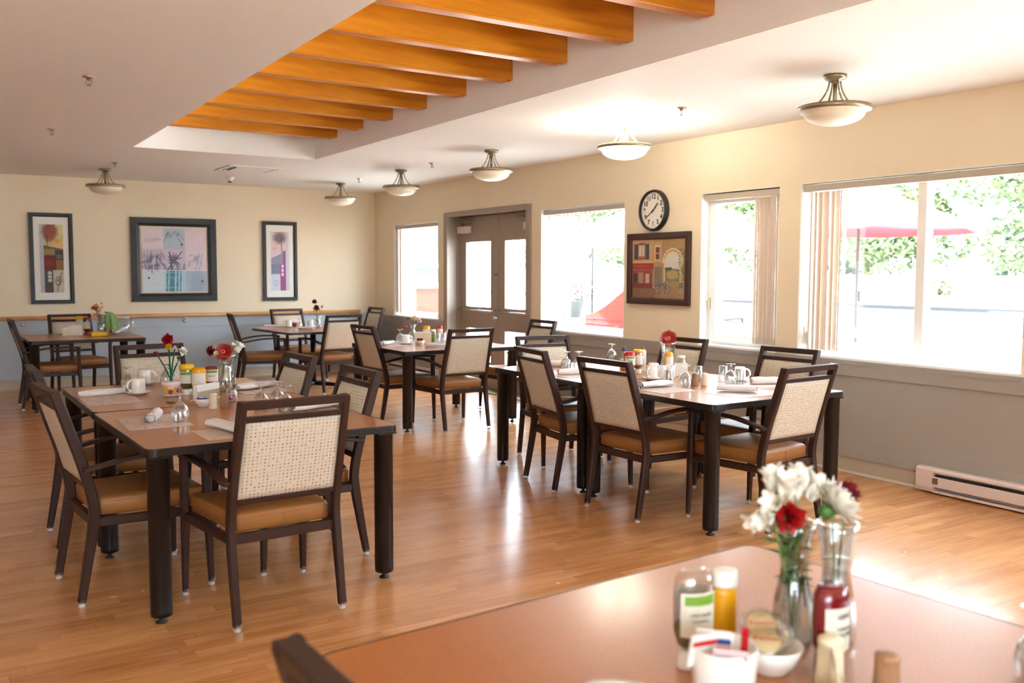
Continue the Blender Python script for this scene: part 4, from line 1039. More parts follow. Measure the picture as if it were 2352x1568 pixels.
# goblets
series(gb, [(x, y, TB, r, 'upturned stemmed glass '+l) for x, y, r, l in [
    (-4.753, -8.375, 0, 'standing alone on the nearest placemat of the left tables'), (-4.745, -6.93, 0, 'at left behind the front white mug on the left tables'), (-4.50, -6.84, 0, 'behind the crocheted flower pot'),
    (-4.30, -8.20, 0, 'left one of the three seen above the nearest chair back'), (-4.215, -8.34, 0, 'front one of the three seen above the nearest chair back'), (-4.19, -8.13, 0, 'rear right one of the three seen above the nearest chair back'),
    (-1.735, -7.40, 0, 'left of two at the far end of the right tables'), (-1.645, -7.44, 0, 'right of two at the far end of the right tables'), (-.97, -6.99, 0, 'alone at the far window corner of the right tables'),
    (-1.66, -8.615, 0, 'between a clear tumbler and the shakers on the right tables'), (-1.34, -8.70, 0, 'front one of the clear glasses beside the mug at right'),
    (-1.66, -4.35, 0, 'behind the white mug on the table before the double door'), (-1.82, -1.73, 0, 'clear one on the pedestal table')]], 'upturned stemmed glasses on the tables')
series(tumbler(), [(x, y, TB, 0, 'clear straight tumbler '+l) for x, y, l in [(-1.70, -8.50, 'left of the stemmed glass beside the shakers on the right tables'), (-1.225, -8.52, 'leftmost of the glasses beside the mug at right'), (-1.265, -8.70, 'right of the stemmed glass beside the mug at right'),
    (-1.38, -8.44, 'behind the shakers on the right tables'), (-1.35, -4.60, 'left of two on the table before the double door'), (-1.26, -4.55, 'right of two on the table before the double door')]], 'clear tumblers on the tables')
MG = [(-4.735, -7.215, 195, 'front one of two on the left tables, handle to the left'), (-4.61, -6.735, -15, 'rear one of two on the left tables, handle to the right'), (-1.60, -8.22, 200, 'on a saucer in the middle of the right tables'), (-1.15, -8.60, -35, 'at the right of the right tables, handle to the right'),
      (-1.70, -4.57, -20, 'on a saucer on the table before the double door'), (-1.79, -1.235, 160, 'left one on the pedestal table'), (-1.55, -1.40, -20, 'right one on the pedestal table, beside the vase'), (-1.02, -4.23, 0, 'at the right end of the table before the double door')]
series(mug(), [(x, y, TB+.0075, r, 'upturned white china mug '+l) for x, y, r, l in MG], 'upturned white mugs')
series(saucer(), [(x, y, TB, 0, 'saucer under the mug '+l) for x, y, r, l in MG], 'saucers under the mugs')
m2 = dup(bpy.data.objects['mug'], (-1.42, -8.03, TB), 210, 'white mug standing behind the saucered mug on the right tables')
pm = placemat()
series(pm, [(x, y, TB, r, 'marbled paper placemat '+l) for x, y, r, l in [
    (-4.865, -8.31, 90, 'at the left edge of the nearer left table under a rolled napkin'), (-4.56, -8.81, 2, 'at the near edge of the left tables'), (-4.915, -7.37, 90, 'on the farther left table under a long rolled napkin'), (-4.05, -7.34, 90, 'at the right edge of the farther left table'), (-4.08, -8.32, 90, 'at the right edge of the nearer left table'),
    (-1.88, -8.60, 90, 'at the left edge of the nearer right table'), (-1.56, -9.05, 2, 'at the near edge of the right tables under a creased napkin'), (-1.14, -8.72, 90, 'at the window edge of the nearer right table'), (-1.88, -7.62, 90, 'at the left edge of the farther right table'),
    (-1.86, -4.55, 90, 'at the left edge of the table before the double door'), (-1.50, -5.12, 0, 'at the near edge of the table before the double door'), (-1.0, -4.35, 90, 'at the right edge of the table before the double door'), (-1.98, -1.18, 5, 'at the left of the pedestal table')]], 'marbled paper placemats')
NP = [(1, .22, .026, False, -4.85, -8.26, 70, 'bright rolled napkin on the nearest placemat at left'), (2, .26, .027, True, -4.63, -8.76, -75, 'bulky creased napkin at the near edge of the left tables beside the nearest chair'), (3, .27, .02, False, -4.93, -7.16, 14, 'long thin rolled napkin at the left edge of the left tables'),
      (4, .18, .022, False, -4.36, -6.73, 20, 'napkin roll behind the flower pot on the left tables'), (5, .30, .026, True, -4.06, -7.31, 22, 'wide folded napkin right of the gerbera vase on the left tables'), (6, .28, .024, True, -4.05, -8.33, 12, 'long napkin seen through the nearest chair back'),
      (7, .2, .025, False, -1.66, -7.15, -30, 'napkin roll at the far end of the right tables'), (8, .22, .024, False, -1.88, -7.68, -12, 'napkin roll between the two left chairs of the right tables'), (9, .25, .026, True, -1.86, -8.55, 0, 'creased white napkin on the left edge of the nearer right table'),
      (10, .24, .026, True, -1.58, -8.99, -50, 'beige-looking folded napkin at the near edge of the right tables'), (11, .2, .026, False, -1.12, -8.80, -25, 'napkin roll seen end-on at the window edge of the right tables'),
      (12, .22, .026, True, -1.90, -4.56, 35, 'napkin at the left edge of the table before the double door'), (13, .24, .026, True, -1.62, -5.08, -70, 'napkin at the near edge of the table before the double door'), (14, .26, .022, True, -1.95, -1.14, -25, 'napkin at the left of the pedestal table'), (15, .2, .024, True, -1.78, -1.88, -50, 'napkin roll at the near edge of the pedestal table')]
for sd_, ln, r_, fo, x, y, rz, lb in NP: o = napkin(sd_, ln, r_, fo); put(o, x, y, TZ+.0012, rz, lb); o['group'] = 'rolled cloth napkins'

# ---- left double table centrepiece
t = thing('flower_pot', label='small pot painted with red and yellow flowers under a pink rim on a saucer', cat='plant pot'); put(t, -4.585, -7.39)
MB().lathe([(0, .004), (.034, .004), (.046, .066), (.046, .07), (0, .07)], 36).build('pot_body', mt['cream_p'], t)
MB().lathe([(.046, .064), (.053, .066), (.054, .086), (.048, .088), (.045, .08), (0, .078)], 36).build('pot_rim', mt['lpink'], t)
MB().lathe([(0, 0), (.04, 0), (.052, .008), (.05, .01), (.036, .004), (0, .004)], 36).build('pot_saucer', mt['china'], t)
for (a0, z, mm, sz) in ((-135, .042, 'yellow', .016), (-108, .030, 'kred', .015), (-165, .032, 'yellow', .012), (-75, .046, 'yellow', .012), (-40, .035, 'kred', .014)):
    q = MB(); r_ = .0345+(z-.004)/.062*.0118+.0012
    for k in range(5):
        b = 2*math.pi*k/5; cu, cv = math.cos(b)*sz*.6, math.sin(b)*sz*.6; V = []
        for i in range(8):
            g = 2*math.pi*i/8; uu, vv = cu+math.cos(g)*sz*.42, cv+math.sin(g)*sz*.42; aa = R(a0)+uu/r_; rr = r_+vv*.19; V.append((rr*math.cos(aa), rr*math.sin(aa), z+vv))
        q.add(V, [tuple(range(8))])
    q.build('painted_blossom', mt[mm], t)
rs = random.Random(4); q = MB()
for k in range(30):
    a, d = rs.uniform(0, 6.28), rs.uniform(0, .036); q.lathe([(0, -.006), (.0075, -.002), (.007, .004), (0, .006)], 7, (d*math.cos(a), d*math.sin(a), .083))
q.build('pebbles', mt['cap'], t)
TC = dict(stemm=mt['dgreen'])
for (kd, h, ln, an, sz, mm, fa, ti, lv, lab) in (('crochet', .265, .012, 180, .032, 'red', -120, 50, 2, 'large red crocheted flower at the top of the painted pot'), ('crochet', .225, .014, 230, .018, 'yellow', -120, 60, 1, 'yellow crocheted flower just below the big red one'),
                                           ('crochet', .222, .028, -30, .010, 'lpink', -120, 60, 0, 'tiny pink crocheted bud beside the yellow one'), ('crochet', .185, .075, 165, .017, 'red', 170, 55, 1, 'small red crocheted bud leaning left from the pot'),
                                           ('crochet', .19, .07, 5, .026, 'wpetal', -60, 40, 3, 'white crocheted flower leaning right from the pot')):
    o = flower(kd, h, ln, an, sz*1.25, mt[mm], fa, ti, lv, lab, mt['dgreen'], 'crocheted_flower', 3, 'crocheted flower'); put(o, -4.585, -7.39, TZ+.065)
def sauce(name, label, x, y, rz, **k): o = squeeze(name=name, **k); put(o, x, y, TZ, rz, label); return o
SQ_M = dict(body=mt['mustard'], cap=mt['mustard'], label_m=mt['label'], h=.168, w=.043, d=.028)
sauce('mustard_bottle', 'yellow mustard squeeze bottle, rear left one with green-printed label, on the left tables', -4.49, -7.37, -25, body=mt['glass'], cap=mt['cap'], label_m=mt['label'], h=.175, w=.042, d=.028, level=.10, stripe=mt['labg'])
# yellow top of that bottle
q = MB(); q.lathe([(.042, .148), (.0435, .16), (.042, .176), (.034, .183), (0, .183)], 28, sy=.72); q.build('yellow_top', mt['yellow'], bpy.data.objects['mustard_bottle'])
sauce('mustard_bottle', 'yellow mustard bottle with white label, front one of two on the left tables', -4.44, -7.45, -20, **SQ_M)
sauce('ketchup_bottle', 'dark red ketchup bottle with green and white label on the left tables', -4.345, -7.38, -20, body=mt['ketchup'], cap=mt['ketchup'], label_m=mt['label'], h=.165, w=.042, d=.028, stripe=mt['labg'], lab_text=[('HEINZ', .015, .45)], lh=(.3, .85))
vA = vase([(.0, .0), (.034, .0), (.040, .01), (.046, .04), (.043, .075), (.030, .12), (.028, .14), (.034, .165), (.046, .185)], water=.14, flute=.02); put(vA, -4.245, -7.33, TZ, 0, 'flared glass vase holding the red gerbera on the left tables', 1.22)
for (kd, h, ln, an, sz, mm, fa, ti, lv, lab, nm) in (('gerbera', .215, .03, -130, .044, 'red', -122, 72, 0, 'big open red gerbera with dark eye in the left tables vase', None), ('carnation', .215, .075, 165, .028, 'dred', -170, 60, 1, 'crimson rose leaning left in the left tables vase', 'rose_flower'),
        ('button', .225, .045, 150, .019, 'cpetal', -130, 45, 0, 'cream button flower behind the crimson rose', 'button_chrysanthemum'), ('button', .205, .055, 190, .016, 'cpetal', -130, 60, 0, 'lower cream button flower beside the red gerbera', 'button_chrysanthemum'), ('button', .235, .02, 60, .017, 'cpetal', -120, 45, 1, 'cream button flower above the red gerbera', 'button_chrysanthemum'),
        ('alstroemeria', .225, .07, 5, .034, 'wpetal', -60, 50, 5, 'white lily-like flower with green leaves leaning right of the gerbera', None), ('alstroemeria', .235, .045, 20, .024, 'wpetal', -90, 40, 3, 'smaller white lily-like flower rising behind the gerbera', None)):
    o = flower(kd, h*1.12, ln*1.1, an, sz*1.35, mt[mm], fa, ti, lv, lab, None, nm, 11); put(o, -4.245, -7.33, TZ+.004)
# napkin / card holder
t = thing('napkin_holder', label='white paper napkins in a clear stand in the middle of the left tables', cat='napkin holder'); put(t, -4.44, -7.62, TZ, 38)
MB().box(-.11, .11, -.03, .03, 0, .006).build('holder_base', mt['cream_p'], t, bevel=.001)
m = MB()
for k in range(7): m.box(-.098+.002*(k % 3), .098-.002*(k % 2), -.02+.0055*k, -.0165+.0055*k, .006, .088-.002*(k % 3), T=Matrix.Rotation(R(-4+1.2*k), 4, 'X'))
m.build('paper_napkins', mt['cap'], t)
for s in (-1, 1): MB().box(-.108, .108, s*.027-.001, s*.027+.001, .005, .055).build('clear_side', mt['film'], t)
b = bowl_thing(); put(b, -4.53, -7.90, TZ, 0, 'small white bowl of berries in front of the napkins on the left tables')
q = MB(); rs = random.Random(2)
for k in range(16): a, d = rs.uniform(0, 6.28), rs.uniform(0, .03); q.lathe([(0, -.008), (.008, 0), (0, .008)], 8, (d*math.cos(a), d*math.sin(a), .036+rs.uniform(-.004, .006)))
o = q.build('berries', mt['bink']); put(o, -4.53, -7.90, TZ, 0); tag(o, 'dark berries heaped in the small white bowl on the left tables', 'berries', None, 'stuff')
sp = shaker(mt['cream_p'], 'salt_shaker'); put(sp, -4.50, -8.01, TZ, 0, 'ivory ribbed shaker right of the berry bowl on the left tables')
pp = shaker(mt['brownp']); put(pp, -4.445, -8.02, TZ, 0, 'brown ribbed shaker next to the ivory one on the left tables')
o = dup(sp, (-1.515, -8.64, TB), 0, 'ivory ribbed shaker, right one of the pair on the right tables'); o = dup(pp, (-1.57, -8.61, TB), 0, 'tan ribbed shaker, left one of the pair on the right tables')
o = dup(pp, (-1.30, -4.39, TB), 0, 'tan shaker beside the ketchup on the table before the double door'); o = dup(sp, (-1.33, -7.57, TB), 0, 'pale shaker beside the oil cruet on the right tables')
t = thing('sweet_jar', label='round glass jar of pink and white packets behind the shakers on the left tables', cat='jar'); put(t, -4.345, -7.80)
MB().lathe([(0, 0), (.028, 0), (.036, .018), (.037, .035), (.028, .058), (.024, .064), (.028, .074), (.026, .074), (.022, .064), (.026, .057), (.034, .034), (.0, .003)], 28, cap=False).build('jar_glass', mt['glass'], t)
q = MB(); rs = random.Random(8)
for k in range(12): T = Matrix.Translation((rs.uniform(-.015, .015), rs.uniform(-.015, .015), rs.uniform(.012, .045))) @ Matrix.Rotation(rs.uniform(0, 6), 4, 'Z') @ Matrix.Rotation(rs.uniform(-1, 1), 4, 'X'); q.cur = k % 2; q.box(-.012, .012, -.002, .002, -.008, .008, T=T)
q.build('packets', [mt['cap'], mt['pink']], t)
t = thing('butter_pat', label='small gold-wrapped pat lying beside the painted pot saucer', cat='butter pat'); put(t, -4.645, -7.66, TZ, 20); MB().lathe([(0, 0), (.022, 0), (.024, .003), (.018, .007), (0, .007)], 16).build('foil_wrap', mt['relish'], t)

# ---- right double table centrepiece
vB = vase([(0, 0), (.036, 0), (.038, .01), (.034, .06), (.036, .12), (.042, .165), (.045, .175)], water=.1, n=40, flute=.05); put(vB, -1.15, -7.88, TZ, 0, 'cut crystal vase with a single large red gerbera on the right tables', 1.25)
o = flower('gerbera', .245, .012, -120, .066, mt['red'], -125, 78, 0, 'large bright red gerbera in the crystal vase on the right tables', None, None, 21); put(o, -1.15, -7.88, TZ+.004)
o = flower('carnation', .245, .06, 20, .026, mt['dred'], -60, 40, 0, 'small crimson bloom peeping behind the red gerbera on the right tables', None, 'carnation_flower', 22); put(o, -1.15, -7.88, TZ+.004)
o = flower('sprig', .16, .02, 160, .035, mt['wpetal'], -60, 40, 6, 'white and green filler sprig in the crystal vase', None, 'filler_sprig', 23); put(o, -1.15, -7.88, TZ+.004)
t = thing('oil_cruet', label='tall clear oil cruet with black stopper on the right tables', cat='bottle'); put(t, -1.40, -7.67)
MB().lathe([(0, 0), (.026, 0), (.028, .01), (.027, .06), (.018, .09), (.011, .11), (.010, .155)], 26).build('bottle_glass', mt['glass'], t)
MB().lathe([(0, .003), (.024, .004), (.024, .028), (0, .028)], 22).build('dark_oil', mt['oil'], t); MB().lathe([(.012, .15), (.0135, .158), (.0125, .18), (.006, .185), (0, .185)], 18).build('stopper', mt['bink'], t)
sauce('ketchup_bottle', 'red ketchup bottle with green-banded label behind the nearer left chair of the right tables', -1.50, -7.86, -25, body=mt['kred'], cap=mt['kred'], label_m=mt['label'], h=.165, w=.042, d=.028, stripe=mt['labg'], lab_text=[('HEINZ', .014, .5)])
sauce('mayonnaise_bottle', 'clear squeeze bottle with yellow top beside the ketchup on the right tables', -1.42, -7.86, -20, body=mt['film'], cap=mt['cap'], label_m=mt['label'], h=.165, w=.034, d=.028, level=.07)
q = MB(); q.lathe([(.034, .155), (.036, .167), (.032, .176), (0, .178)], 24, sy=.85); q.build('yellow_top', mt['yellow'], bpy.data.objects['mayonnaise_bottle'])
sauce('cream_bottle', 'white bottle with a red tip behind the mugs on the right tables', -1.30, -7.77, 0, body=mt['cap'], cap=mt['cap'], label_m=None, h=.165, w=.026, d=.026)
q = MB(); q.lathe([(.009, .16), (.009, .175), (.005, .185), (0, .185)], 14); q.build('red_tip', mt['kred'], bpy.data.objects['cream_bottle'])
sauce('mustard_bottle', 'yellow mustard bottle in front of the crystal vase on the right tables', -1.25, -8.0, -20, **{**SQ_M, 'h': .16, 'w': .034})
o = jar(mt['relish'], mt['cap']); put(o, -1.10, -7.97, TZ, 0, 'small relish jar with green label right of the crystal vase', 1.25)
t = thing('creamer_pitcher', label='plain white china creamer, left one in front of the crystal vase', cat='creamer'); put(t, -1.49, -8.20, TZ, 200)
MB().lathe([(0, 0), (.026, 0), (.03, .01), (.029, .06), (.033, .092), (.031, .092), (.026, .06), (.027, .01), (0, .006)], 28, cap=False).build('creamer_body', mt['china'], t)
MB().tube([(.028, 0, .075), (.045, 0, .08), (.054, 0, .055), (.045, 0, .028), (.028, 0, .02)], .005, 8).build('handle', mt['china'], t)
dup(t, (-1.425, -8.215, TB), 215, 'plain white china creamer, right one with curved handle before the crystal vase')
t = thing('napkin_holder', label='clear stand of folded paper between the crystal vase and shakers on the right tables', cat='napkin holder'); put(t, -1.28, -8.16, TZ, -30)
MB().box(-.05, .05, -.02, .02, 0, .006).build('holder_base', mt['cream_p'], t); m = MB()
for k in range(6): m.box(-.045, .045, -.014+.005*k, -.011+.005*k, .006, .095-.003*(k % 3))
m.build('paper_napkins', mt['cap'], t)
b2 = dup(b, (-1.30, -8.40, TB), 0, 'small bowl of red packets behind the shakers on the right tables', ''); 
q = MB(); rs = random.Random(5)
for k in range(7): q.box(-.012, .012, -.0015, .0015, 0, .03, T=Matrix.Translation((rs.uniform(-.02, .02), rs.uniform(-.02, .02), .025)) @ Matrix.Rotation(rs.uniform(0, 3), 4, 'Z') @ Matrix.Rotation(rs.uniform(-.4, .4), 4, 'X'))
o = q.build('sugar_packets', mt['pink']); put(o, -1.30, -8.40); tag(o, 'red sugar packets standing in the small bowl on the right tables', 'sugar packets', None, 'stuff')
o = bowl_thing('small_basket', .05, .05, mt['brownp'], 'basket'); put(o, -1.38, -8.10, TZ, 0, 'little brown woven basket between mug and creamers on the right tables', .9)

# ---- table before the double door
vC = vase([(0, 0), (.03, 0), (.036, .01), (.044, .04), (.042, .07), (.026, .11), (.02, .135), (.026, .155), (.038, .17)], water=.1); put(vC, -1.40, -4.12, TZ, 0, 'clear pear-shaped vase of mixed flowers on the table before the double door')
for (kd, h, ln, an, sz, mm, fa, ti, lv, lab, nm) in (('sprig', .20, .09, 170, .06, 'pink', 0, 0, 4, 'pink sprig leaning left in the pear-shaped vase', 'pink_sprig'), ('button', .225, .02, 0, .042, 'cpetal', -120, 50, 0, 'cream flower with yellow heart in the pear-shaped vase', 'daisy_flower'),
      ('carnation', .205, .07, -10, .034, 'lpink', -60, 50, 1, 'pale pink carnation leaning right in the pear-shaped vase', None), ('alstroemeria', .22, .05, 150, .03, 'green', -120, 40, 7, 'leafy green bud between the pink sprig and cream flower', 'leafy_sprig')):
    o = flower(kd, h, ln, an, sz, mt[mm], fa, ti, lv, lab, None, nm, 31); put(o, -1.40, -4.12, TZ+.004)
t = thing('napkin_holder', label='beige card holder with paper behind two bowls on the table before the double door', cat='napkin holder'); put(t, -1.47, -4.50, TZ, -32)
MB().box(-.085, .085, -.018, .018, 0, .11).build('card_box', mt['cream_p'], t, bevel=.003); MB().box(-.078, .078, -.012, .012, .11, .116).build('paper_napkins', mt['cap'], t)
dup(b, (-1.62, -4.47, TB), 0, 'small white bowl, left one in front of the beige card holder', ''); dup(b, (-1.59, -4.68, TB), 0, 'small white bowl of red packets, right one in front of the card holder', '')
q = MB(); rs = random.Random(6)
for k in range(9): q.box(-.012, .012, -.0015, .0015, 0, .035, T=Matrix.Translation((rs.uniform(-.025, .02), rs.uniform(-.02, .02), .03)) @ Matrix.Rotation(rs.uniform(0, 3), 4, 'Z') @ Matrix.Rotation(rs.uniform(-.5, .5), 4, 'X'))
o = q.build('sugar_packets', mt['dred']); put(o, -1.59, -4.68); tag(o, 'red packets standing in the right bowl before the double door', 'sugar packets', None, 'stuff')
sauce('mustard_bottle', 'yellow mustard bottle behind the beige card holder before the double door', -1.36, -4.36, -20, **SQ_M)
o = jar(mt['relish'], mt['cpetal']); put(o, -1.30, -4.40, TZ, 0, 'relish jar with pale yellow lid beside the mustard before the double door', 1.3)
sauce('ketchup_bottle', 'bright red ketchup squeeze bottle on the table before the double door', -1.22, -4.40, -20, body=mt['kred'], cap=mt['kred'], label_m=mt['label'], h=.17, w=.032, d=.024, lab_text=[('HEINZ', .012, .5)])
# ---- pedestal table
vD = vase([(0, 0), (.03, 0), (.042, .03), (.044, .06), (.03, .11), (.026, .13), (.036, .16)], water=.1); put(vD, -1.52, -1.60, TZ, 0, 'clear vase of red blooms on the pedestal table')
for (kd, h, ln, an, sz, mm, fa, ti, lv, lab, nm) in (('carnation', .34, .055, 200, .036, 'dred', -120, 50, 2, 'tall crimson rose at the top of the pedestal table vase', 'rose_flower'), ('button', .25, .02, 200, .055, 'dred', -120, 65, 1, 'open dark red daisy in the pedestal table vase', 'daisy_flower'), ('sprig', .25, .06, 180, .04, 'pink', 0, 0, 2, 'pink sprig at left in the pedestal table vase', 'pink_sprig'), ('carnation', .27, .06, 10, .028, 'lpink', -60, 30, 2, 'small pale pink bloom at right in the pedestal table vase', None), ('sprig', .12, .03, 200, .03, 'green', 0, 0, 6, 'leafy greenery low in the pedestal table vase', 'leafy_sprig')):
    o = flower(kd, h, ln, an, sz, mt[mm], fa, ti, lv, lab, None, nm, 41); put(o, -1.52, -1.60, TZ+.004)
t = thing('red_goblet', label='stemmed glass holding something bright red at the near edge of the pedestal table', cat='glass'); put(t, -1.93, -1.88)
MB().lathe([(0, 0), (.03, .001), (.03, .003), (.005, .008), (.005, .035), (.03, .05), (.036, .08), (.032, .115)], 24, cap=False).build('glass_wall', mt['glass'], t); MB().lathe([(0, .042), (.028, .055), (.034, .08), (.03, .10), (0, .10)], 20).build('red_napkin_fold', mt['kred'], t)
t = thing('folded_menu', label='thin white folded menu at the right edge of the pedestal table', cat='menu'); put(t, -1.16, -1.45, TZ, 10); MB().box(-.1, .1, -.07, .07, 0, .006).build('menu_sheet', mt['cap'], t)

# ---- far left table
t = thing('water_jug', label='clear lidded plastic water jug at the right end of the far left table', cat='jug'); put(t, -3.90, -1.74)
MB().lathe([(0, 0), (.062, 0), (.068, .006), (.070, .2), (.0, .2)], 32, cap=False).build('jug_wall', mt['glass'], t)
MB().lathe([(0, .006), (.062, .006), (.064, .12), (0, .12)], 30, cap=False).build('water', mt['water'], t); MB().lathe([(.071, .195), (.073, .21), (.055, .235), (0, .242)], 32, cap=False).build('jug_lid', mt['film'], t)
MB().tube([(.068, 0, .18), (.1, 0, .18), (.112, 0, .15), (.108, 0, .05), (.09, 0, .03), (.068, 0, .035)], .009, 8).build('handle', mt['glass'], t)
t.rotation_euler[2] = R(-35)
t = thing('green_towel', (-4.02, -1.55, TZ), -10, 'green cloth draped over a bottle beside the water jug', 'towel')
m = MB(); V = []; n = 36; K = 16
for k in range(K+1):
    u = k/K
    for i in range(n):
        a = 2*math.pi*i/n; rr = .012+.062*u**.6*(1+.3*math.sin(a*5+1+u)+.16*math.sin(a*9+2*u)); V.append((rr*math.cos(a)*(1.1)+.02*u, rr*math.sin(a)*.8, .262-.215*u**1.15+.045*u*math.sin(a*2+.6)))
m.add(V, [(k*n+i, k*n+(i+1) % n, (k+1)*n+(i+1) % n, (k+1)*n+i) for k in range(K) for i in range(n)]+[tuple(range(n))[::-1]], True); m.build('cloth', mt['towel'], t)
t = thing('spray_bottle', label='white trigger bottle hidden under the green cloth', cat='bottle'); put(t, -4.02, -1.55); MB().lathe([(0, 0), (.034, 0), (.036, .01), (.034, .12), (.012, .16), (.011, .25), (0, .255)], 20).build('bottle_body', mt['cap'], t); MB().tube([(0, 0, .245), (-.035, 0, .262), (-.045, 0, .25)], .007, 8).build('trigger', mt['bink'], t)
vE = vase([(0, 0), (.04, 0), (.042, .004), (.042, .24)], water=.13); put(vE, -4.12, -1.60, TZ, 0, 'straight clear cylinder vase at the far left table')
o = flower('chrysanthemum', .30, .05, 180, .055, mt['coral'], -120, 30, 8, 'coral flower head in the cylinder vase', None, 'coral_flower', 51); put(o, -4.12, -1.60, TZ+.004)
o = flower('sprig', .31, .03, 200, .09, mt['coral'], -120, 40, 18, 'leafy spray of coral blossoms in the cylinder vase', None, 'coral_spray', 52); put(o, -4.12, -1.60, TZ+.004)
t = thing('sweetener_tray', label='low yellow tray of packets in front of the cylinder vase', cat='tray'); put(t, -4.16, -1.74, TZ, 0)
m = MB(); m.box(-.085, .085, -.035, .035, 0, .004); m.box(-.085, .085, -.035, -.031, 0, .045); m.box(-.085, .085, .031, .035, 0, .045); m.box(-.085, -.081, -.035, .035, 0, .05); m.box(.081, .085, -.035, .035, 0, .05); m.build('tray_shell', mt['yellow'], t)
m = MB()
for k in range(14): m.box(-.076+.0115*k, -.073+.0115*k, -.028, .028, .004, .05)
m.build('packets', mt['mustard'], t)
o = bowl_thing('glass_bowl', .052, .055, mt['glass'], 'bowl'); put(o, -4.02, -1.80, TZ, 0, 'glass bowl between the yellow tray and the water jug')
q = MB(); rs = random.Random(9)
for k in range(10): q.cur = k % 2; q.box(-.02, .02, -.0015, .0015, 0, .04, T=Matrix.Translation((rs.uniform(-.02, .025), rs.uniform(-.02, .02), .03)) @ Matrix.Rotation(rs.uniform(0, 3), 4, 'Z') @ Matrix.Rotation(rs.uniform(-.5, .5), 4, 'X'))
o = q.build('sugar_packets', [mt['cap'], mt['kred']]); put(o, -4.02, -1.80); tag(o, 'white and red packets in the glass bowl beside the water jug', 'sugar packets', None, 'stuff')
sauce('ketchup_bottle', 'dark red ketchup bottle in the middle of the far left table', -4.24, -1.42, -15, body=mt['ketchup'], cap=mt['ketchup'], label_m=mt['label'], h=.2, w=.043, d=.03, lh=(.2, .7))
sauce('mustard_bottle', 'yellow mustard bottle behind the ketchup on the far left table', -4.30, -1.30, -15, **{**SQ_M, 'h': .21})
t = thing('napkin_holder', label='white napkins in a holder left of the ketchup on the far left table', cat='napkin holder'); put(t, -4.36, -1.52, TZ, -20)
MB().box(-.06, .06, -.03, .03, 0, .006).build('holder_base', mt['cream_p'], t); m = MB()
for k in range(8): m.box(-.055, .055, -.026+.0065*k, -.022+.0065*k, .006, .115-.004*(k % 3))
m.build('paper_napkins', mt['cap'], t)
for i, (x, y, h, lb) in enumerate(((-4.49, -1.50, .075, 'left end'), (-4.455, -1.49, .085, 'middle'), (-4.425, -1.50, .095, 'right end'))):
    t = thing('condiment_box', label='small ivory packet box, %s of the row at the far left table' % lb, cat='box', group='ivory packet boxes'); put(t, x, y, TZ, -10); MB().box(-.02, .02, -.025, .025, 0, h).build('card_box', mt['cream_p'], t, bevel=.002); MB().box(-.016, .016, -.02, .02, h, h+.008).build('packets', mt['cap'], t)

# ---- foreground table
def cv(n=1): pass
vF = vase([(0, 0), (.036, 0), (.040, .012), (.042, .045), (.038, .085), (.029, .125), (.026, .15), (.030, .19), (.037, .225), (.040, .242)], n=48, flute=.035, water=.17); put(vF, -4.33, -11.79, TZ, 0, 'tall waisted glass vase of white lilies and red carnation, left one in the foreground')
vG = vase([(0, 0), (.036, 0), (.040, .012), (.040, .045), (.036, .085), (.029, .125), (.028, .15), (.033, .19), (.038, .225), (.040, .242)], n=48, flute=.035, water=.17); put(vG, -4.262, -11.838, TZ, 0, 'tall waisted glass vase behind the ketchup, holding the white chrysanthemum')
for (kd, h, ln, an, sz, mm, fa, ti, lv, lab, nm, sd_) in (('alstroemeria', .30, .045, 165, .058, 'wpetal', 100, 14, 3, 'white lily, upper left one of the foreground bouquet', 'white_lily', 1), ('alstroemeria', .295, .012, 10, .058, 'wpetal', 40, 8, 2, 'white lily, upper right one of the foreground bouquet', 'white_lily', 2), ('alstroemeria', .265, .075, 185, .05, 'wpetal', 190, 100, 5, 'white lily drooping to the left of the foreground bouquet', 'white_lily', 3),
      ('carnation', .255, .036, -160, .036, 'red', -120, 78, 3, 'dark red carnation in the middle of the foreground bouquet', 'carnation_flower', 4), ('sprig', .26, .05, 190, .03, 'green', 0, 0, 16, 'leafy green stem at the left of the foreground bouquet', 'leafy_sprig', 5), ('sprig', .24, .03, -120, .02, 'green', 0, 0, 14, 'leafy green stem low in the foreground bouquet under the red carnation', 'leafy_sprig', 9)):
    o = flower(kd, h, ln, an, sz, mt[mm], fa, ti, lv, lab, None, nm, sd_); put(o, -4.33, -11.79, TZ+.004)
for (kd, h, ln, an, sz, mm, fa, ti, lv, lab, nm, sd_) in (('chrysanthemum', .27, .012, 150, .062, 'wpetal', -60, 42, 0, 'large shaggy white chrysanthemum at the right of the foreground bouquet', 'white_chrysanthemum', 6), ('carnation', .285, .03, 10, .036, 'dred', 0, 20, 0, 'crimson bloom behind the white chrysanthemum', 'carnation_flower', 7)):
    o = flower(kd, h, ln, an, sz, mt[mm], fa, ti, lv, lab, None, nm, sd_); put(o, -4.262, -11.838, TZ+.004)
for k, (dx, dy, an) in enumerate(((-.01, .0, 30), (.01, .008, 200), (.0, -.01, 100), (.008, .0, 300))):
    o = flower('sprig', .2, .02, an, .012, mt['green'], 0, 0, 3, 'green cutting standing inside the left foreground vase', None, 'leafy_cutting', 60+k, 'cutting'); put(o, -4.33+dx, -11.79+dy, TZ+.004); o['group'] = 'green cuttings in the left foreground vase'
sauce('ketchup_bottle', 'dark red ketchup bottle with cream label in the blurred foreground', -4.385, -11.925, 4, body=mt['ketchup'], cap=mt['ketchup'], label_m=mt['label'], h=.165, w=.041, d=.028, lab_text=[('HEINZ', .0125, .80), ('TOMATO', .009, .52), ('KETCHUP', .011, .38)], lh=(.08, .72))
kb = [o for o in bpy.data.objects if o.name.startswith('ketchup_bottle') and o.parent is None and 'foreground' in o['label']][0]
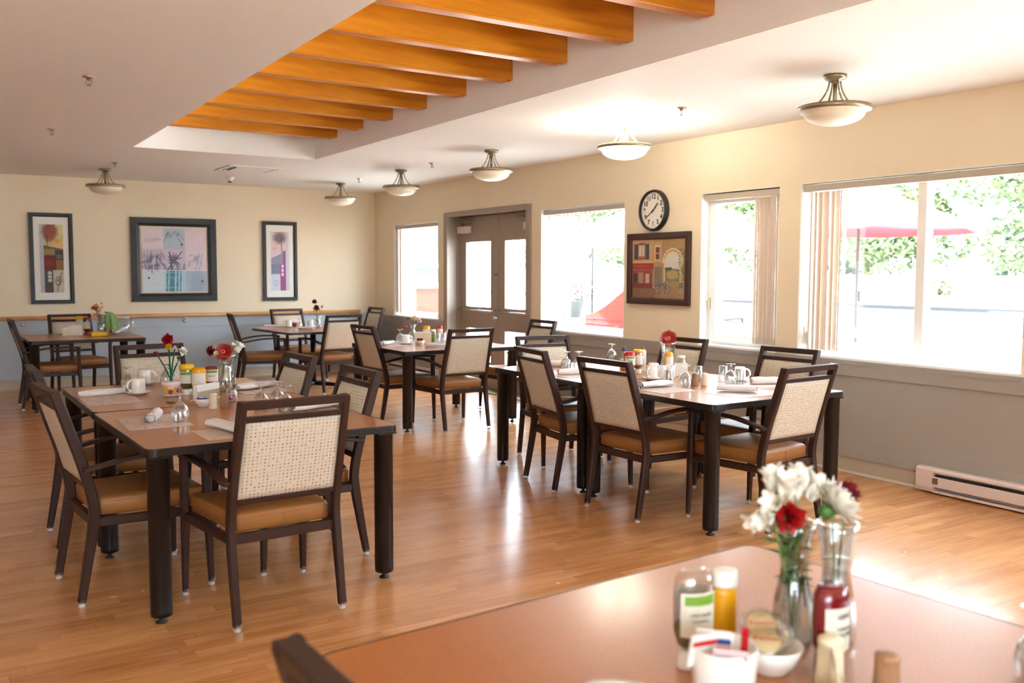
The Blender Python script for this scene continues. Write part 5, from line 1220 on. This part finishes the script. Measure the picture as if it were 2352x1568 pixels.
sauce('relish_bottle', 'clear upside-down relish bottle with green label, nearest at left in the foreground', -4.585, -11.775, -12, body=mt['film'], cap=mt['cap'], label_m=mt['label'], h=.185, w=.040, d=.026, level=.085, lh=(.2, .75), stripe=mt['labg'], lab_text=[('SWEET RELISH', .007, .5), ('INGREDIENTS', .005, .36), ('500 ml', .007, .16)])
t = thing('mustard_bottle', label='yellow mustard bottle with white flip top behind the relish in the foreground', cat='bottle'); put(t, -4.445, -11.715, TZ, -10, None, .82)
MB().lathe([(0, 0), (.032, 0), (.034, .01), (.034, .12), (.030, .14)], 30, sy=.75).build('bottle_body', mt['mustard'], t); MB().lathe([(.033, .136), (.034, .142), (.0325, .172), (.028, .176), (0, .176)], 30, sy=.85).build('bottle_cap', mt['cap'], t)
t = thing('packet_cup', label='white ramekin of jam and sugar packets in the foreground', cat='cup'); put(t, -4.648, -11.915, TZ, 0, None, 1.42)
MB().lathe([(0, 0), (.032, 0), (.036, .006), (.0405, .07), (.040, .074), (.037, .072), (.033, .01), (0, .008)], 36, cap=False).build('cup_wall', mt['china'], t)
def packet(x, y, z, rz, tx, cols, label, w=.045, h=.055):
    t = thing('sugar_packet', (-4.648+(x+4.585)*1.42, -11.915+(y+11.885)*1.42, TZ+(z-TZ)*1.42), rz, label, 'packet'); t.scale = (1.35,)*3; T = Matrix.Rotation(R(tx), 4, 'X')
    MB().box(-w/2, w/2, -.0022, .0022, 0, h, T=T).build('paper_envelope', mt[cols[0]], t, bevel=.001)
    MB().box(-w/2+.002, w/2-.002, -.0028, -.0021, h*.1, h*.6, T=T).build('printed_panel', mt[cols[1]], t)
    MB().box(-w/2+.002, w/2-.002, -.0029, -.0021, h*.66, h*.82, T=T).build('printed_band', mt[cols[2]], t)
packet(-4.585, -11.897, TZ+.040, -48, 34, ('lpink', 'bread', 'bink'), 'sugar packet with blue band and tan panel, front one in the ramekin', .042, .052)
packet(-4.560, -11.893, TZ+.044, -44, 24, ('kred', 'kred', 'kred'), 'narrow bright red sugar stick in the ramekin', .009, .066)
packet(-4.59, -11.875, TZ+.045, -50, 10, ('cap', 'coral', 'bink'), 'white and orange sugar packet at the back of the ramekin', .045, .05)
packet(-4.61, -11.87, TZ+.05, -10, 16, ('cap', 'cap', 'rink'), 'white packet with red edge sticking up at the left of the ramekin', .04, .045)
o = bowl_thing('cracker_bowl', .058, .05, mt['china']); put(o, -4.475, -11.865, TZ, 0, 'white bowl of wrapped crackers between ramekin and ketchup in the foreground')
def cracker(x, y, z, rx, rz, label):
    t = thing('wrapped_cracker', (x, y, z), rz, label, 'cracker packet', 'wrapped crackers in the foreground bowl'); T = Matrix.Rotation(R(rx), 4, 'X')
    MB().lathe([(0, -.004), (.026, -.004), (.028, 0), (.026, .004), (0, .004)], 20, T=T).build('cracker', mt['bread'], t)
    MB().lathe([(0, -.007), (.03, -.006), (.036, 0), (.03, .006), (0, .007)], 20, T=T, sx=1.15).build('clear_wrapper', mt['film'], t)
    text_mesh('Premium', .013, mt['rink'], t, T @ Matrix.Translation((0, 0, .0072)), 'lettering', .0002)
cracker(-4.495, -11.87, TZ+.062, 28, -40, 'wrapped cracker with red lettering, left one in the foreground bowl'); cracker(-4.455, -11.855, TZ+.064, 34, -10, 'wrapped cracker with red lettering, right one in the foreground bowl'); cracker(-4.475, -11.84, TZ+.078, 40, -30, 'wrapped cracker on top at the back of the foreground bowl')
sp2 = dup(sp, (-4.435, -11.965, TB), 0, 'ivory shaker in the foreground beside the white caddy'); pp2 = dup(pp, (-4.40, -12.055, TB), 0, 'brown shaker right of the ivory one in the foreground')
sp2.scale = (1.12,)*3; pp2.scale = (1.05,)*3
t = thing('condiment_caddy', label='white wire-edged plastic caddy at the bottom edge in the foreground', cat='caddy'); put(t, -4.535, -12.075, TZ, 20, None, .8)
m = MB(); m.box(-.12, .12, -.07, .07, 0, .006); m.box(-.12, -.116, -.07, .07, 0, .055); m.box(-.12, .12, -.07, -.066, 0, .055); m.box(-.12, .12, .066, .07, 0, .03); m.build('caddy_tray', mt['cream_p'], t, bevel=.001)
m = MB(); m.tube([(-.118, -.068, .055), (-.04, .0, .095), (.118, .068, .10), (.118, .068, .03)], .005, 8); m.tube([(-.118, .068, .03), (-.118, .068, .06), (-.118, -.068, .055)], .005, 8); m.build('caddy_handle', mt['cream_p'], t)
o = bowl_thing('brown_sugar_dish', .045, .03, mt['china']); put(o, -4.50, -12.065, TZ+.007, 0, 'dish of brown sugar cubes inside the caddy at the bottom edge')
q = MB(); rs = random.Random(12)
for k in range(26): T = Matrix.Translation((rs.uniform(-.026, .026), rs.uniform(-.026, .026), .022+rs.uniform(0, .014))) @ Matrix.Rotation(rs.uniform(0, 3), 4, 'Z'); q.box(-.006, .006, -.006, .006, -.005, .005, T=T)
o = q.build('brown_sugar', mt['brownp']); put(o, -4.50, -12.065, TZ+.007); tag(o, 'brown sugar lumps heaped in the caddy dish', 'sugar', None, 'stuff')
dup(bpy.data.objects['saucer'], (-4.81, -11.83, TB), 0, 'blurred white saucer cut by the bottom edge left of the relish'); dup(bpy.data.objects['goblet'], (-4.115, -12.16, TB), 0, 'upturned stemmed glass at the bottom right corner on the foreground table')

# ---------------------------------------------------------------- outside
struct('ground', MB().box(.3, 60, -60, 50, -.3, -.05).box(-40, .3, -60, YN-.2, -.3, -.05), mt['concrete'])
struct('wall_patio_side', MB().box(6.8, 7.0, -22, 26, -.05, 1.0).box(6.72, 7.08, -22, 26, 1.0, 1.05), mt['stucco'])
struct('trim_6', MB().box(6.74, 6.8, -22, 26, .94, .995).box(6.77, 6.8, -22, 26, .45, .47), mt['gwall'])
t = thing('building_wing', (1.7, 4.2, -.05), 0, 'pale grey building wing with salmon base seen through the small window', 'building')
MB().box(-1.5, 1.3, -.8, 3, 1.3, 4.2).build('siding', mt['gwall'], t); MB().box(-1.52, 1.32, -.82, 3, 0, 1.22).build('salmon_base', mt['dsalmon'], t)
m = MB(); m.box(-1.54, 1.34, -.85, 3, 1.22, 1.32); m.box(-1.54, 1.34, -.84, 3, 1.62, 1.7); m.build('white_band', mt['cap'], t)
t = thing('neighbouring_roof', (16, 2, 0), 0, 'low white flat-roofed building beyond the patio wall', 'building')
MB().box(-2, 5, -14, 22, -1, 1.25).build('white_facade', mt['stucco'], t); MB().box(-2.3, 5.2, -14.2, 22.2, 1.25, 1.42).build('roof_edge', mt['cap'], t)
m = MB()
for k in range(9): m.box(-2.02, -2, -12+3.5*k, -10.4+3.5*k, .4, 1.0)
m.build('dark_windows', mt['gwall'], t)
def umbrella(loc, r, zr, ztop, mat, label, pole=True):
    t = thing('patio_umbrella', loc, 0, label, 'umbrella'); m = MB(); n = 8; V = [(0, 0, ztop)]; K = 6
    for k in range(1, K+1):
        u = k/K
        for i in range(n*4):
            a = 2*math.pi*i/(n*4); s_ = abs(math.sin(a*n/2)); V.append((r*u*math.cos(a)*(1-.07*s_), r*u*math.sin(a)*(1-.07*s_), ztop-(ztop-zr)*u**1.15-.02*s_*u))
    N4 = n*4; F = [(0, 1+i, 1+(i+1) % N4) for i in range(N4)]+[(1+(k-1)*N4+i, 1+k*N4+i, 1+k*N4+(i+1) % N4, 1+(k-1)*N4+(i+1) % N4) for k in range(1, K) for i in range(N4)]
    b0 = 1+(K-1)*N4; L0 = len(V)
    for i in range(N4): x_, y_, z_ = V[b0+i]; V.append((x_*1.0, y_*1.0, z_-.06))
    F += [(b0+i, L0+i, L0+(i+1) % N4, b0+(i+1) % N4) for i in range(N4)]
    m.add(V, F, True); o = m.build('canopy', mat, t); sf = o.modifiers.new('thick', 'SOLIDIFY'); sf.thickness = .006
    MB().cyl(0, 0, 0, ztop+.05, .022, 12).build('pole', mt['iron'], t); m = MB(); m.lathe([(0, 0), (.28, 0), (.28, .04), (.06, .08), (.04, .3)], 20); m.build('base', mt['iron'], t)
    m = MB()
    for k in range(n): a = 2*math.pi*k/n; m.tube([(0, 0, zr+.25), (r*.55*math.cos(a), r*.55*math.sin(a), zr+(ztop-zr)*.48)], .008, 5)
    m.build('rib', mt['iron'], t); MB().box(.02, .06, -.03, .03, 1.15, 1.3).build('crank_box', mt['iron'], t); return t
umbrella((5.0, -4.85, -.05), 1.55, 2.15, 2.75, mt['rcanvas'], 'red patio umbrella on a dark pole seen through the wide window')
umbrella((2.5, -3.75, -.05), 1.35, 1.97, 2.6, mt['canvas'], 'white patio umbrella seen through the windows beside the painting')
umbrella((5.2, -1.2, -.05), 1.6, 2.15, 2.85, mt['rcanvas'], 'red patio umbrella behind the white one')
# trellis
t = thing('garden_trellis', (2.5, -1.9, -.05), 0, 'dark iron trellis with gothic arches outside the window before the clock', 'trellis'); m = MB()
for y_ in (-.26, -.0, .26): m.box(-.012, .012, y_-.012, y_+.012, 0, 1.98 if abs(y_) > .1 else 1.95)
m.box(-.012, .012, -.27, .27, 1.95, 1.98); m.box(-.01, .01, -.26, .26, .5, .52)
for s in (-1, 1):
    for q in (-1, 1): m.tube([(0, s*.13+q*.13, 1.95), (0, s*.13+q*.10, 1.8), (0, s*.13, 1.6)], .008, 6)
    m.tube([(0, s*.13, 1.6), (0, s*.13, .5)], .007, 6)
m.build('iron_frame', mt['iron'], t)
def blooms(t, n, R_, z, fm, bm_, seed, hz=.25):
    rs = random.Random(seed); a_, b_ = MB(), MB()
    for k in range(n):
        c = Vector((rs.gauss(0, R_*.5), rs.gauss(0, R_*.5), z+rs.uniform(0, hz))); T = Matrix.Translation(c) @ Matrix.Rotation(rs.uniform(0, 6), 4, 'Z') @ Matrix.Rotation(rs.uniform(-1.3, 1.3), 4, 'X')
        petal(a_, T, .09, .05, .2, .2, 3)
        if k % 5 == 0:
            for q in range(6): petal(b_, T @ Matrix.Translation((0, 0, .04)) @ Matrix.Rotation(q, 4, 'Z'), .035, .03, .2, .2, 3)
    a_.build('foliage', fm, t); b_.build('blossoms', bm_, t)
t = thing('hanging_planter', (2.35, -1.95, .82), 0, 'grey hanging pot of red geraniums on the trellis', 'planter'); MB().lathe([(0, 0), (.09, 0), (.14, .24), (.145, .26), (0, .25)], 24).build('planter_pot', mt['iron'], t); blooms(t, 120, .2, .24, mt['foliage'], mt['red'], 3, .35)
MB().tube([(0, 0, .25), (.1, 0, .9)], .004, 5).build('hanger', mt['iron'], t)
t = thing('flower_trough', (2.1, -2.0, -.05), 0, 'pale trough of white flowers below the hanging pot', 'planter'); MB().box(-.15, .15, -.4, .4, 0, .55).build('trough', mt['gwall'], t, bevel=.01); blooms(t, 160, .35, .55, mt['foliage'], mt['wpetal'], 4, .25)
t = thing('patio_planter', (6.5, -4.9, 1.05), 0, 'planter of purple and yellow flowers on the patio wall', 'planter'); MB().box(-.12, .12, -.3, .3, 0, .12).build('trough', mt['stucco'], t); blooms(t, 120, .25, .12, mt['foliage'], mt['pink'], 6, .2)
t.location = (6.9, -4.9, 1.05)
# salmon canvas screen with curved top
t = thing('canvas_screen', (2.0, -3.6, -.05), 0, 'salmon red canvas screen with curved top edge outside the window before the clock', 'screen'); m = MB(); n = 20; V = []
for x_ in (0, .05):
    for k in range(n+1): u = k/n; V.append((x_, 1.0-2.0*u, 0))
    for k in range(n+1): u = k/n; V.append((x_, 1.0-2.0*u, .95+.55*(1-math.cos(math.pi*min(1, u*1.3)))/2))
q = n+1; F = [(k, k+1, q+k+1, q+k) for k in range(n)]+[(2*q+k+1, 2*q+k, 3*q+k, 3*q+k+1) for k in range(n)]+[(q+k, q+k+1, 3*q+k+1, 3*q+k) for k in range(n)]+[(0, q, 3*q, 2*q), (n, 2*q+n, 3*q+n, q+n)]
m.add(V, F); m.build('canvas', mt['salmon'], t)
MB().box(-.01, .0, -1.0, 1.0, .83, .86).box(-.01, .0, -1, 1, .90, .92).build('piping', mt['rcanvas'], t)
def pchair(loc, rz, label):
    t = thing('patio_chair', loc, rz, label, 'patio chair'); m = MB()
    for s in (-1, 1): m.tube([(s*.26, -.28, 0), (s*.26, -.22, .45), (s*.26, -.33, 1.0)], .014, 8); m.tube([(s*.27, .26, 0), (s*.27, .25, .62), (s*.27, -.25, .64)], .014, 8)
    m.tube([(-.26, -.33, 1.0), (.26, -.33, 1.0)], .014, 8); m.tube([(-.26, .24, .42), (.26, .24, .42)], .012, 8); m.build('tube_frame', mt['iron'], t)
    MB().box(-.25, .25, -.22, .24, .42, .45).build('seat', mt['gwall'], t); m = MB()
    for k in range(11): m.tube([(-.24+.048*k, -.235, .48), (-.24+.048*k, -.33, .99)], .006, 5)
    m.build('back_slats', mt['iron'], t); return t
pchair((1.5, -4.0, -.05), 70, 'grey patio chair with slatted back at the lower corner of the window before the clock'); pchair((2.3, -5.6, -.05), 200, 'dark slatted patio chair seen through the narrow window')
t = thing('patio_bench', (3.3, -6.6, -.05), 0, 'white slatted patio bench seen through the narrow and wide windows', 'bench'); m = MB()
for k in range(5): m.box(-.25+.1*k, -.17+.1*k, -1.6, 1.6, .42, .45)
m.build('seat_slats', mt['cap'], t); m = MB()
for y_ in (-1.5, 0, 1.5): m.box(-.24, -.18, y_-.03, y_+.03, 0, .42); m.box(.18, .24, y_-.03, y_+.03, 0, .85)
m.build('bench_legs', mt['cap'], t); MB().box(.2, .23, -1.6, 1.6, .6, .7).box(.2, .23, -1.6, 1.6, .78, .88).build('backrest', mt['cap'], t); MB().box(.19, .2, -1.6, 1.6, .70, .72).box(.19, .2, -1.6, 1.6, .88, .895).build('back_slat_trim', mt['gwall'], t)
t = thing('low_planter_wall', (1.9, -9.2, -.05), 4, 'long low white planter wall close outside the wide window', 'planter'); MB().box(-.2, .2, -2.2, 2.4, 0, .8).build('planter_wall', mt['stucco'], t); MB().box(-.24, .24, -2.25, 2.45, .8, .84).build('coping', mt['cap'], t); MB().box(-.205, -.2, -2.2, 2.4, .775, .79).build('shadow_gap', mt['gwall'], t)
# trees
def tree(kind, seed, label, loc, s):
    rs = random.Random(seed); t = thing('broadleaf_tree' if kind == 0 else 'conifer_tree', loc, seed*40, label, 'tree', 'trees beyond the patio'); t.scale = (s,)*3
    m = MB(); m.tube([(0, 0, 0), (.1, 0, 2.5), (0, .1, 5.5 if kind else 4)], [.22, .17, .06], 8); m.build('trunk', mt['bark'], t); f = MB()
    N_ = 6500
    for k in range(N_):
        if kind == 0:
            c = rs.choice(BL[seed % 3]); v = Vector((rs.gauss(0, 1), rs.gauss(0, 1), rs.gauss(0, 1))).normalized()*rs.uniform(.75, 1.05); p = Vector((c[0]+v.x*c[3], c[1]+v.y*c[3], c[2]+v.z*c[3]*.75)); z_ = .17
        else:
            h = rs.uniform(.5, 7); rr = (7.3-h)*.34*(.6+.4*((h*1.6) % 1)); a = rs.uniform(0, 6.28); d = rr*rs.uniform(.5, 1); p = Vector((d*math.cos(a), d*math.sin(a), h-.25*d)); z_ = .2
        T = Matrix.Translation(p) @ Matrix.Rotation(rs.uniform(0, 6.3), 4, 'Z') @ Matrix.Rotation(rs.uniform(-.9, .9), 4, 'Y') @ Matrix.Rotation(rs.uniform(-.9, .9), 4, 'X'); w_ = z_*rs.uniform(.5, 1)
        f.add([T @ Vector(q) for q in ((-w_, 0, 0), (0, -w_*.5, .03), (w_, 0, 0), (0, w_*.5, .03))], [(0, 1, 2, 3)])
    f.build('foliage', mt['foliage' if kind == 0 else 'foliage2'], t); return t
rs0 = random.Random(77); BL = [[(rs0.uniform(-1.6, 1.6), rs0.uniform(-1.6, 1.6), rs0.uniform(2.2, 5.2), rs0.uniform(.7, 1.3)) for _ in range(9)] for _ in range(3)]
tr0 = [tree(0, 0, 'x', (0, 0, 0), 1), tree(0, 1, 'x', (0, 0, 0), 1), tree(1, 2, 'x', (0, 0, 0), 1)]
TR = [(2, 25, -5.6, 1.75), (0, 24, -1.4, 1.15), (1, 23.5, -9.6, 1.4), (2, 31, -.4, 2.0), (0, 33, -7.8, 1.9), (1, 25, 3.6, 1.15), (2, 33, 6.5, 1.9), (0, 24, 9.0, 1.1), (1, 25, 15.0, 1.2), (0, 23, 21.0, 1.2), (1, 22, 27.5, 1.2), (2, 31, 17.0, 1.7), (0, 26, -15.5, 1.3), (1, 16, 34.0, 1.3), (2, 27, -20.5, 1.4)]
used = set()
for i, (k, x, y, s) in enumerate(TR):
    o = tr0[k] if k not in used else dup(tr0[k], (0, 0, 0)); used.add(k)
    o.location = (x, y, -.3); o.scale = (s,)*3; o.rotation_euler[2] = i*1.3
    o['label'] = ('pale green leafy tree' if k != 2 else 'tall bluish-green conifer')+' beyond the patio wall'
for kk, lb in ((1, 'tall bluish-green conifer at the middle of the wide window'), (3, 'bright green bushy tree behind the red umbrella pole')):
    pass
